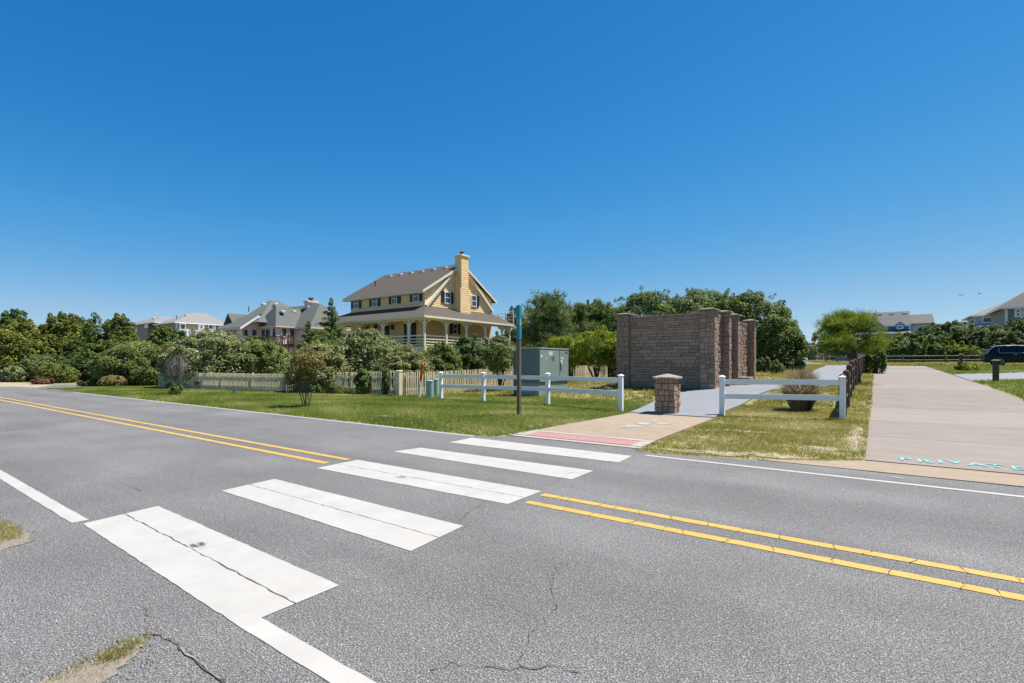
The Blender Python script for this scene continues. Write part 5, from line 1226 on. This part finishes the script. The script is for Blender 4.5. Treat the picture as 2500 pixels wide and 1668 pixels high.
# ================================================================== plants
def leaf_quads(pos, nrm, L, W, rnd_lo=0, rnd_hi=1):
    n = len(pos); r = rng.normal(size=(n, 3)); t = np.cross(nrm, r); t /= np.linalg.norm(t, axis=1, keepdims=True) + 1e-9
    b = np.cross(nrm, t); l = (L * rng.uniform(.6, 1.4, n))[:, None]; w = (W * rng.uniform(.6, 1.4, n))[:, None]
    fold = nrm * l * rng.uniform(-.12, .2, (n, 1))
    v = np.stack([pos - t * l / 2, pos + b * w / 2 + fold, pos + t * l / 2, pos - b * w / 2 + fold], 1).reshape(-1, 3)
    return v, np.arange(n * 4).reshape(-1, 4), np.clip(rng.beta(2, 2.2, n), 0, 1)
def unit(n):
    d = rng.normal(size=(n, 3)); return d / np.linalg.norm(d, axis=1, keepdims=True)
def clump_cloud(cs, rs, n, L, W, up=.75, inner=.2, zmin=None, tint=.22):
    """leaves over a set of overlapping ellipsoidal clumps"""
    cs = np.asarray(cs, float); rs = np.asarray(rs, float)
    area = (rs[:, 0] * rs[:, 2] + rs[:, 1] * rs[:, 2] + rs[:, 0] * rs[:, 1]); k = rng.choice(len(cs), size=int(n * 1.7), p=area / area.sum())
    d = unit(len(k)); d[:, 2] = np.where((d[:, 2] < -.25) & (rng.random(len(k)) < .6), -d[:, 2], d[:, 2])
    rad = 1 - np.abs(rng.normal(0, inner, len(k))) + rng.normal(0, .05, len(k))
    p = cs[k] + d * rs[k] * rad[:, None]
    keep = np.ones(len(p), bool)
    for c, r in zip(cs, rs):
        q = (((p - c) / (r * .70)) ** 2).sum(1); keep &= q > 1
    if zmin is not None: keep &= p[:, 2] > zmin
    p = p[keep][:n]; k2 = k[keep][:n]; d = d[keep][:n]
    nm = d * .65 + unit(len(p)) * .75 + np.array([0, 0, up]); nm /= np.linalg.norm(nm, axis=1, keepdims=True)
    v, f, rn = leaf_quads(p, nm, L, W)
    ct = rng.uniform(-tint, tint, len(cs)); rn = np.clip(rn + ct[k2], 0, 1)
    return v, f, rn
def crown_obj(parts, m, parent, loc, name='crown'):
    V = []; Fc = []; R = []; o = 0
    for v, f, r in parts: V.append(v); Fc.append(f + o); R.append(r); o += len(v)
    me = big_mesh(name, np.concatenate(V) - np.array(loc), np.concatenate(Fc), np.concatenate(R)); return link(name, me, m, parent)
def shrub(label, xl, xr, ytop, w, m, ybase=None, name='shrub', depth=None, L=None, cover=3.2, nc=None, stems=5, trunk='bark', group=None, zb=None, squash=1.0, lump=.40, low=.0, ragged=.9):
    """broad leafy shrub/hedge; xl, xr, ytop in 2350-wide photo units at distance w"""
    xc = (xl + xr) / 2 * S; x, y = at(xc, w); z0 = gzf(x, y) if zb is None else zb
    Rw = (xr - xl) * S * w / F_PX / 2; top = zt(ytop * S, w); h = top - z0; Rd = depth or Rw * .8
    t = thing(name, label, 'tree' if 'tree' in name or 'pine' in name or 'cedar' in name else 'shrub', (x, y, z0), 0, group)
    L = L or max(.10, w * .0030); W = L * .55
    rt = np.array([CA, SA, 0]); fw = np.array([-SA, CA, 0])
    nc = nc or max(9, int(Rw * h * 3)); cs = []; rs = []
    cf = .42 if low else .30
    ctr = np.array([x, y, z0 + h * (low + (1 - low) * cf)]); R = np.array([Rw, Rd, h * (1 - low) * (1 - cf)])
    for i in range(int(nc * 1.6)):
        d = unit(1)[0]; d[2] = abs(d[2]) if rng.random() < .6 else d[2]
        cr = lump * rng.uniform(.45, 1.05) * min(Rw, h * .62); q = rng.uniform(.80, 1.0)
        c = ctr + (rt * d[0] * max(.1, Rw - cr * .75) + fw * d[1] * max(.05, Rd - min(cr, Rd) * .75) + np.array([0, 0, 1]) * d[2] * max(.1, R[2] - cr * .6)) * q
        c[2] = min(c[2], top - cr * .72 + rng.uniform(-.02, .05) * h); cs.append(c); rs.append([cr, cr, cr * .85 * squash])
    cs.append(ctr); rs.append(R * np.array([.88, .88, .90]))
    for i in range(int(nc * ragged)):
        d = unit(1)[0]; d[2] = abs(d[2]) * 1.3; d /= np.linalg.norm(d); q = rng.uniform(.94, 1.03)
        sr = max(L * 1.1, lump * min(Rw, h * .62) * rng.uniform(.14, .34))
        c = ctr + (rt * d[0] * Rw + fw * d[1] * Rd + np.array([0, 0, 1]) * d[2] * R[2]) * q; c[2] = min(c[2], top + .015 * h)
        cs.append(c); rs.append([sr * .8, sr * .8, sr * 1.3])
    area = math.pi * Rw * (h) + math.pi * Rw * Rd
    n = int(min(44000, cover * 1.5 * area / (L * W * .5)))
    v, f, rn = clump_cloud(cs, rs, n, L, W, zmin=z0 + (.02 if low == 0 else h * low * .6))
    crown_obj([(v, f, rn)], m, t, (x, y, z0))
    mb = MB()
    for i in range(stems):
        a = rng.uniform(0, 6.28); q = rng.uniform(.15, .45)
        mb = MB().tube([(math.cos(a) * .08, math.sin(a) * .08, -.1), (math.cos(a) * Rw * q * .5, math.sin(a) * Rd * q * .5, h * .3), (math.cos(a) * Rw * q, math.sin(a) * Rd * q, h * .6), (math.cos(a) * Rw * q * 1.4, math.sin(a) * Rd * q * 1.4, h * .8)], [.05 * h ** .5, .04 * h ** .5, .025, .01], 6)
        mb.build('stem' if name != 'tree' else 'trunk', trunk, t)
    return t
def cedar(label, xl, xr, ytop, w, m, name='cedar_tree', tiers=11, L=None, droop=-.05, zb=None, dens_=1.0, group=None):
    """irregular conifer: branches with elongated sprays, ragged outline"""
    xc = (xl + xr) / 2 * S; x, y = at(xc, w); z0 = gzf(x, y) if zb is None else zb
    Rw = (xr - xl) * S * w / F_PX / 2; h = zt(ytop * S, w) - z0
    t = thing(name, label, 'tree', (x, y, z0), 0, group); L = L or max(.12, w * .0034)
    MB().tube([(0, 0, -.2), (.05, 0, h * .4), (0, .05, h * .75), (0, 0, h * .97)], [.16 * h / 5, .12 * h / 5, .07, .02], 8).build('trunk', 'bark', t)
    cs = []; rs = []; lm = 0
    for i in range(tiers):
        f = (i + .3) / tiers; zz = z0 + h * (.10 + .86 * f); ln = Rw * (1 - f) ** .75 * 1.02
        nb = max(3, int(7 * (1 - f * .5)))
        for j in range(nb):
            a = rng.uniform(0, 6.28); l_ = ln * rng.uniform(.55, 1.1)
            if j < 3: MB().tube([(0, 0, zz - z0), (math.cos(a) * l_ * .5, math.sin(a) * l_ * .5, zz - z0 + l_ * .12), (math.cos(a) * l_ * .9, math.sin(a) * l_ * .9, zz - z0 + l_ * (.2 + droop))], [.05, .03, .01], 5).build('branch', 'bark', t) if i % 2 == 0 else None
            for q in (.45, .78, 1.0):
                cs.append([x + math.cos(a) * l_ * q, y + math.sin(a) * l_ * q, zz + l_ * (.18 * q + droop * q * q) + rng.uniform(-.1, .15)])
                s_ = Rw * .20 * (1.15 - .35 * q) * rng.uniform(.8, 1.25) * (1 - .68 * f); rs.append([s_ * 1.15, s_ * 1.15, s_ * .80])
    for f in np.linspace(.12, .95, 14):
        cs.append([x + rng.normal(0, .05 * Rw), y + rng.normal(0, .05 * Rw), z0 + h * f]); q_ = Rw * (.30 * (1 - f) + .07); rs.append([q_, q_, max(q_, h * .05)])
    cs.append([x, y, z0 + h * .93]); rs.append([Rw * .05, Rw * .05, h * .06])
    n = int(min(26000, dens_ * 10.0 * Rw * h / (L * L * .40 * .5)))
    v, f, rn = clump_cloud(cs, rs, n, L, L * .40, up=.8, inner=.35, tint=.28)
    crown_obj([(v, f, rn)], m, t, (x, y, z0)); return t
def needle_tufts(P, Dn, ln, k, w):
    n = len(P); N = n * k; p = np.repeat(P, k, 0); d = np.repeat(Dn, k, 0) * .75 + unit(N) * .75; d /= np.linalg.norm(d, axis=1, keepdims=True)
    l = (ln * rng.uniform(.7, 1.2, N))[:, None]; s = np.cross(d, unit(N)); s /= np.linalg.norm(s, axis=1, keepdims=True) + 1e-9
    v = np.stack([p - s * w / 2, p + s * w / 2, p + d * l + s * w * .3, p + d * l - s * w * .3], 1).reshape(-1, 3)
    return v, np.arange(N * 4).reshape(-1, 4), np.clip(np.repeat(rng.uniform(.1, .9, n), k) + rng.normal(0, .15, N), 0, 1)
def pine(label, xl, xr, ytop, w, m, base=None, ln=.22, ntuft=900, k=16, nw=.012, bare=.3, name='pine_tree', lobes=26, trunk_pts=None, zb=None, crown_c=None):
    x, y = (base[0], base[1]) if base else at((xl + xr) / 2 * S, w); z0 = gzf(x, y) if zb is None else zb
    Rw = (xr - xl) * S * w / F_PX / 2; h = zt(ytop * S, w) - z0
    ccx, ccy = crown_c or (x, y); t = thing(name, label, 'tree', (x, y, z0))
    ox, oy = ccx - x, ccy - y
    tp = [(0, 0, -.2), (ox * .25, oy * .25, h * .25), (ox * .6, oy * .6, h * .45), (ox * .9, oy * .9, h * .7), (ox, oy, h * .95)]
    MB().tube(tp, [.05 * h ** .5, .045 * h ** .5, .04 * h ** .5, .03, .012], 8).build('trunk', 'bark', t)
    P = []; Dn = []
    for i in range(lobes):
        f = rng.uniform(0, 1); a = rng.uniform(0, 6.28); zz = h * (bare + (1 - bare) * f * .9); l_ = Rw * (1.08 - .72 * f ** 1.4) * rng.uniform(.5, 1.08)
        tip = np.array([ox + math.cos(a) * l_, oy + math.sin(a) * l_, zz + l_ * .32])
        st = np.array([ox * min(1, zz / h + .25), oy * min(1, zz / h + .25), zz])
        MB().tube([st, (st + tip) / 2 + np.array([0, 0, .05]), tip], [.022 * h ** .5, .014 * h ** .5, .006], 5).build('branch', 'bark', t)
        cnt = int(ntuft / lobes)
        q = rng.uniform(.35, 1.08, cnt)[:, None]; pos = st + (tip - st) * q + rng.normal(0, 1, (cnt, 3)) * Rw * np.array([.13, .13, .10]) * (.5 + .6 * q)
        dr = (tip - st) / np.linalg.norm(tip - st) * .6 + np.array([0, 0, .7]) + rng.normal(0, .25, (cnt, 3)); dr /= np.linalg.norm(dr, axis=1, keepdims=True)
        P.append(pos); Dn.append(dr)
    # leader
    cnt = 40; pos = np.column_stack([np.full(cnt, ox) + rng.normal(0, Rw * .06, cnt), np.full(cnt, oy) + rng.normal(0, Rw * .06, cnt), rng.uniform(h * .8, h * .98, cnt)]); P.append(pos); Dn.append(np.tile([0, 0, 1.0], (cnt, 1)))
    P = np.concatenate(P); Dn = np.concatenate(Dn)
    v, f, rn = needle_tufts(P, Dn, ln, k, nw); crown_obj([(v, f, rn)], m, t, (0, 0, 0)); return t
def small_tree(label, base, xl, xr, ytop, ybot, m, ntrunk=3, L=.10, cover=1.2, name='small_tree', nc=26, lump=.26, trunk='bark', tr=.028, core=False):
    """multi-stemmed small tree: visible stems, open crown between ytop and ybot"""
    b = Vector(base); w = -b.x * SA + b.y * CA; Rw = (xr - xl) * S * w / F_PX / 2
    cxw, cyw = at((xl + xr) / 2 * S, w); zt_, zb_ = zt(ytop * S, w), zt(ybot * S, w); h = zt_ - b.z
    t = thing(name, label, 'tree', b)
    ctr = np.array([cxw, cyw, (zt_ + zb_) / 2]); R = np.array([Rw, Rw * .9, (zt_ - zb_) / 2]); cs = []; rs = []
    for i in range(nc):
        d = unit(1)[0]; q = rng.uniform(.3, .95) ** .7; cr = lump * min(R[0], R[2]) * rng.uniform(.7, 1.3)
        cs.append(ctr + d * (R - cr * .8) * q); rs.append([cr, cr, cr * .8])
    if core: cs.append(ctr); rs.append(R * .6)
    for i in range(ntrunk):
        a = 6.28 * i / ntrunk + .6; k = i * nc // ntrunk
        for j in range(2):
            c = cs[(k + j * 3) % nc]; e = Vector(c) - b
            s0 = Vector((math.cos(a) * .07, math.sin(a) * .07, 0)); 
            MB().tube([s0 + Vector((0, 0, -.1)), s0 * 1.8 + Vector((e.x * .30, e.y * .30, h * .20)), Vector((e.x * .62, e.y * .62, h * .42)), e * .8, e], [tr * 1.2, tr, tr * .75, tr * .45, tr * .2], 6).build('trunk' if j == 0 else 'limb', trunk, t)
    n = int(min(20000, cover * 3.2 * R[0] * R[2] * 4 / (L * L * .5 * .5)))
    v, f, rn = clump_cloud(cs, rs, n, L, L * .5, up=.8, inner=.4, tint=.2); crown_obj([(v, f, rn)], m, t, tuple(b)); return t

# --- far left trees and shrubs
shrub('broad olive-green tree filling the left edge', -90, 135, 742, 45, 'leaf_olive', name='broad_tree', L=.20, lump=.30, nc=60, cover=3.6, depth=4)
shrub('blue-green tree top rising behind the left edge tree', -30, 90, 714, 60, 'leaf_cedar', name='background_tree', L=.24, lump=.2, nc=60, cover=2.6)
shrub('olive tree with rounded top, second from the left edge', 90, 215, 722, 48, 'leaf_olive', name='olive_tree', L=.19, lump=.28, nc=60, cover=3.4, depth=3)
cedar('dark green cedar with ragged tiers among the left trees', 150, 285, 716, 46, 'leaf_cedar', tiers=13, L=.19, dens_=1.3)
shrub('ragged olive tree at the right end of the left trees', 230, 318, 720, 47, 'leaf_olive', name='ragged_tree', L=.17, lump=.3, nc=30, cover=2.6)
shrub('low olive growth below the right end of the left trees', 225, 345, 762, 46, 'leaf_olive', L=.17, cover=3.4, nc=40, lump=.3)
shrub('dark understorey shrub in the shade at far left', 20, 170, 812, 43, 'leaf_dark', L=.16, cover=3, depth=1.6)
shrub('dark understorey shrub in the shade right of centre of the left trees', 150, 260, 805, 43, 'leaf_dark', L=.16, cover=3, depth=1.6)
shrub('small round pale shrub at the foot of the left edge tree', 3, 62, 838, 41, 'leaf_silver', L=.13, cover=3.4)
shrub('yellow-green sprawling shrub by the sandy verge', 80, 182, 832, 39.5, 'leaf_olive', L=.13, cover=2.6, squash=.7)
shrub('reddish dry low bush on the sandy verge', 72, 122, 869, 36.5, 'leaf_red', L=.11, cover=2.6)
shrub('small reddish bush beside the grey-green one by the street mouth', 178, 203, 876, 33.5, 'leaf_red', L=.10, cover=2.4)
shrub('small dark bluish bush by the street mouth', 192, 226, 873, 33.2, 'leaf_dark', L=.10, cover=2.6)
shrub('brownish low bush below the silvery mound', 222, 300, 860, 33, 'leaf_brownish', L=.11, cover=2.6)
shrub('purplish-brown shrub in front of the silvery mound at left', 238, 300, 838, 34, 'leaf_red', L=.10, cover=1.1, nc=14)
shrub('large silvery-green mounded shrub left of the picket fence', 228, 396, 778, 35.5, 'leaf_mid', L=.13, cover=3.6, depth=2.6, ragged=.45)
shrub('green lower shrub at the left end of the picket fence', 300, 372, 838, 33.5, 'leaf_mid', L=.12, cover=3)
shrub('bushy green shrub below the grey house', 335, 418, 748, 56, 'leaf_oak', L=.2, cover=3.4, name='bushy_tree')
shrub('narrow green shrub under the grey house corner', 402, 438, 752, 54, 'leaf_cedar', L=.18, cover=3)
# --- hedges behind the picket fence
shrub('huge silvery rounded hedge mound behind the left picket fence', 378, 594, 757, 32, 'leaf_silver', L=.125, cover=4.0, depth=3.2, nc=80, lump=.22, ragged=.45)
shrub('green-silver hedge mound below the pink house stair', 520, 660, 776, 34, 'leaf_mid', L=.13, cover=4.0, depth=3, nc=60, lump=.22, ragged=.45)
shrub('reddish-brown edge growth between the two left mounds', 352, 412, 790, 34.5, 'leaf_brownish', L=.12, cover=2.6)
shrub('yellowish silver shrub behind the small roadside tree', 668, 812, 784, 27, 'leaf_silver_yellow', L=.105, cover=3.8, depth=2.2, nc=60, lump=.24, ragged=.45)
shrub('tall silvery shrub in front of the yellow house porch', 748, 952, 756, 29.5, 'leaf_silver', L=.115, cover=4.0, depth=3, nc=80, lump=.22, ragged=.45)
shrub('rounded pale shrub behind the corner post', 858, 996, 796, 26, 'leaf_silver_yellow', L=.105, cover=3.8, depth=2, nc=60, lump=.24, ragged=.45)
shrub('grey-green bush behind the white fence, right of the corner post', 960, 1064, 784, 28.5, 'leaf_oak', L=.105, cover=3.6, depth=2, nc=40, lump=.26, ragged=.45)
shrub('dark rounded shrub below the porch corner', 1026, 1122, 768, 30.5, 'leaf_dark', L=.11, cover=3.6, depth=2, ragged=.45)
shrub('white-flowering shrub under the right end of the porch', 1086, 1196, 765, 33, 'leaf_flower', L=.115, cover=3.8, depth=2)
shrub('creeper swallowing the gap in the picket fence', 813, 852, 842, 24.2, 'leaf_oak', L=.085, cover=2.6, depth=.35)
shrub('thin dark creeper over the fence near the corner post', 876, 892, 848, 23.6, 'leaf_dark', L=.08, cover=2.0, depth=.25)
for (xs_, ys_, lb) in ((722, 893, 'small weed clump at the fence foot behind the small tree'), (760, 884, 'small leafy weed clump against the leaning pickets')):
    shrub(lb, xs_ - 18, xs_ + 18, ys_ - 12, 25.0, 'leaf_mid', L=.08, cover=1.4, nc=10, depth=.3, stems=2)
# --- cedar group between the houses
cedar('dark cedar standing between the pink and the yellow house', 712, 812, 682, 47, 'leaf_cedar', tiers=13, L=.17, dens_=1.2)
cedar('dense dark cedar lower left of the tall cedar', 672, 742, 735, 48, 'leaf_cedar', tiers=9, L=.17)
shrub('dark green bush under the cedar by the porch', 680, 790, 758, 41, 'leaf_oak', L=.15, cover=3.4, depth=2)
# --- small trees on the verge
small_tree('small open brownish tree standing in the roadside verge', D(703, 934), 652, 754, 794, 886, 'leaf_brownish', 3, .085, 1.1, nc=34, lump=.30, tr=.016)
small_tree('small dense green tree before the side picket fence', Vector((*at(1221, 25.2), gzf(*at(1221, 25.2)))), 1096, 1190, 778, 868, 'leaf_mid', 4, .10, 2.2, nc=50, lump=.26, core=True, tr=.028)
db = D(403, 906); dt = thing('dead_shrub', 'bare grey twiggy shrub in the verge before the picket fence', 'shrub', db)
MB().tube([(0, 0, -.1), (.02, 0, .5), (.0, .02, .95)], [.06, .05, .03], 7).build('trunk', 'bark_pale', dt)
twg = MB(); wdb = -db.x * SA + db.y * CA; Rt = 24 * S * wdb / F_PX; ht = zt(806 * S, wdb) - db.z
Hc = ht - .85
for i in range(130):
    a = rng.uniform(0, 6.28); q = rng.uniform(.1, 1) ** .5; e = rng.uniform(.55, 1.0); j = lambda: rng.normal(0, .045, 3)
    ring = lambda f, zz, tw: np.array([math.cos(a + tw) * Rt * q * f, math.sin(a + tw) * Rt * q * f, .85 + Hc * zz * e])
    twg.tube([np.array([0, 0, rng.uniform(.6, .95)]), ring(.6, .10, 0) + j(), ring(1.0, .34, .15) + j(), ring(1.0, .66, .35) + j(), ring(.6, .97, .7) + j()], [.008, .006, .005, .005, .003], 3)
prop(twg.build('twigs', 'dead_twig', dt), kind='stuff')
shrub('small green tuft at the foot of the bare shrub', 392, 416, 884, 23.7, 'leaf_mid', L=.08, cover=2, depth=.3, nc=8, stems=2)
# --- trees right of the yellow house
pine('dark pine right of the yellow house', 1176, 1334, 674, 42, 'leaf_pine', ln=.42, ntuft=3000, k=12, nw=.035, bare=.06, lobes=54)
pine('slender pine top peeping right of the dark pine', 1282, 1368, 698, 48, 'leaf_pine', ln=.42, ntuft=1700, k=12, nw=.04, bare=.08, lobes=40)
shrub('distant dark trees between the pines and the big mound', 1300, 1420, 692, 56, 'leaf_dark', L=.2, cover=3.2, name='distant_tree', lump=.26, nc=50)
pine('ragged pine between the dark pine and the oak mass', 1325, 1425, 690, 50, 'leaf_pine', ln=.45, ntuft=1900, k=12, nw=.042, bare=.08, lobes=44)
shrub('dark tree belt closing the view between the pines', 1180, 1450, 706, 53, 'leaf_dark', L=.18, cover=3.0, name='distant_tree', lump=.22, nc=60)
shrub('distant dark tree behind the porch end', 1150, 1215, 706, 58, 'leaf_dark', L=.2, cover=3, name='distant_tree')
small_tree('bright yellow-green shrubby tree left of the stone enclosure', Vector((*at(1455, 31), gzf(*at(1455, 31)))), 1300, 1440, 742, 858, 'leaf_bright', 7, .115, 2.8, nc=90, lump=.26, core=True, tr=.026, name='shrubby_tree')
small_tree('olive-green shrubby tree behind the utility cabinet', Vector((*at(1395, 33), gzf(*at(1395, 33)))), 1238, 1352, 758, 860, 'leaf_bright', 6, .12, 2.6, nc=80, lump=.26, core=True, tr=.026, name='shrubby_tree')
small_tree('green shrubby tree touching the stone enclosure pier', Vector((*at(1502, 30), gzf(*at(1502, 30)))), 1368, 1440, 772, 850, 'leaf_bright', 4, .11, 2.2, nc=40, lump=.28, core=True, tr=.024, name='shrubby_tree')
shrub('dark green shade growth behind the yellow-green trees', 1240, 1420, 775, 38, 'leaf_dark', L=.16, cover=2.6, depth=1.5, low=.35)
# --- great rounded oak mass behind the enclosure
shrub('left dome of the live oak mass behind the stone enclosure', 1362, 1600, 662, 45, 'leaf_oak', name='live_oak_tree', L=.18, cover=4.2, depth=5, nc=150, lump=.15, ragged=.35)
shrub('middle dome of the live oak mass behind the stone enclosure', 1490, 1740, 661, 44, 'leaf_oak', name='live_oak_tree', L=.17, cover=4.2, depth=5, nc=150, lump=.15, ragged=.35)
shrub('right dome of the live oak mass sloping to the path', 1600, 1830, 670, 41, 'leaf_oak', name='live_oak_tree', L=.165, cover=4.4, depth=4, nc=150, lump=.15, ragged=.35)
shrub('low right shoulder of the live oak mass by the path', 1735, 1842, 738, 40.5, 'leaf_oak', name='live_oak_tree', L=.16, cover=4.2, depth=2.5, nc=50, lump=.26)
shrub('low weeds at the foot of the oak mass', 1735, 1772, 822, 35, 'leaf_mid', L=.11, cover=2.2, nc=10)
shrub('low leafy weed on the dry turf by the path', 1768, 1800, 830, 33, 'leaf_mid', L=.10, cover=2.0, nc=8)
# --- along the far path
shrub('dark tree behind the far path', 1862, 1940, 748, 120, 'leaf_dark', L=.36, cover=3.6, name='distant_tree')
cedar('ragged dark tree behind the young pine', 1890, 1945, 738, 118, 'leaf_dark', L=.36, tiers=9)
shrub('pale silvery bush left of the far path', 1838, 1876, 786, 96, 'leaf_flower', L=.30, cover=3.4)
shrub('clipped tan-green hedge left of the far lamp post', 1868, 1904, 792, 108, 'leaf_silver_yellow', L=.28, cover=3.8, lump=.3)
shrub('small dark round bush before the clipped hedge', 1856, 1876, 799, 100, 'leaf_dark', L=.26, cover=3)
shrub('green bush beside the far lamp post', 1898, 1926, 782, 116, 'leaf_oak', L=.3, cover=3)
shrub('small green bush before the pavilion', 1945, 1972, 800, 72, 'leaf_oak', L=.2, cover=3)
pt_ = G(2099, 936); cc_ = at(2075, 22.9)
pine('young bright green pine leaning over the row of brown posts', 1885, 2022, 718, 22.8, 'leaf_pine_bright', base=(pt_.x, pt_.y), ln=.30, ntuft=1250, k=15, nw=.012, bare=.36, lobes=34, crown_c=cc_)
shrub('dark juniper bush at the far end of the brown post row', 1985, 2032, 782, 32, 'leaf_cedar', L=.12, cover=3.4)
# --- right-hand hedges
shrub('large dark hedge mound right of the young pine', 2022, 2152, 768, 62, 'leaf_oak', L=.22, cover=4.0, depth=4, nc=70, lump=.22)
shrub('dark rounded hedge mound in the middle right', 2096, 2285, 739, 68, 'leaf_dark', L=.24, cover=4.0, depth=5, nc=70, lump=.22)
shrub('dark hedge mound left of the parked car', 2215, 2335, 750, 64, 'leaf_dark', L=.22, cover=4.0, depth=4, nc=60, lump=.24)
shrub('tall dark hedge at the right edge behind the car', 2288, 2460, 728, 64, 'leaf_oak', L=.22, cover=4.0, depth=4, nc=70, lump=.24)
shrub('yellow-green shrub before the hedge at the driveway end', 2132, 2246, 787, 60, 'leaf_bright', L=.2, cover=3.0, depth=1.6, squash=.7)
shrub('lower yellow-green bush by the end of the split-rail fence', 2112, 2150, 806, 62, 'leaf_bright', L=.18, cover=2.6)
shrub('dark bush beside the rear of the parked car', 2232, 2268, 800, 61, 'leaf_dark', L=.18, cover=3)
shrub('small leafy plant beside the wooden stake', 2196, 2242, 836, 33.5, 'leaf_bright', L=.12, cover=1.5, nc=12, depth=.5, stems=3)
# --- ornamental grass clump behind the short white fence
og = G(1955, 1001); ot = thing('ornamental_grass', 'brown-tipped ornamental grass clump behind the short white fence', 'grass clump', og)
n = 4200; a = rng.uniform(0, 6.28, n); r0 = .25 * rng.uniform(0, 1, n) ** .5; q = rng.uniform(0, 1, n); ln = rng.uniform(.45, 1.35, n)
bx_ = np.column_stack([np.cos(a) * r0, np.sin(a) * r0, np.full(n, -.02)]); a2 = a + rng.normal(0, .5, n); out = np.column_stack([np.cos(a2), np.sin(a2), np.zeros(n)])
tl = ((.06 + .46 * q ** 1.3) * ln)[:, None]; mid = bx_ + np.array([0, 0, 1]) * (ln * (.56 - .12 * q))[:, None] + out * tl * .42; tip = bx_ + np.array([0, 0, 1]) * (ln * (1.0 - .55 * q ** 2))[:, None] + out * tl
sd_ = np.column_stack([-np.sin(a + .7), np.cos(a + .7), np.zeros(n)]) * .006
v = np.concatenate([np.stack([bx_ - sd_, bx_ + sd_, mid + sd_, mid - sd_], 1), np.stack([mid - sd_, mid + sd_, tip + sd_ * .3, tip - sd_ * .3], 1)]).reshape(-1, 3)
link('blades', big_mesh('blades', v, np.arange(len(v)).reshape(-1, 4), np.concatenate([rng.uniform(.1, .7, n), rng.uniform(.25, 1, n)])), 'leaf_straw', ot)['kind'] = 'stuff'
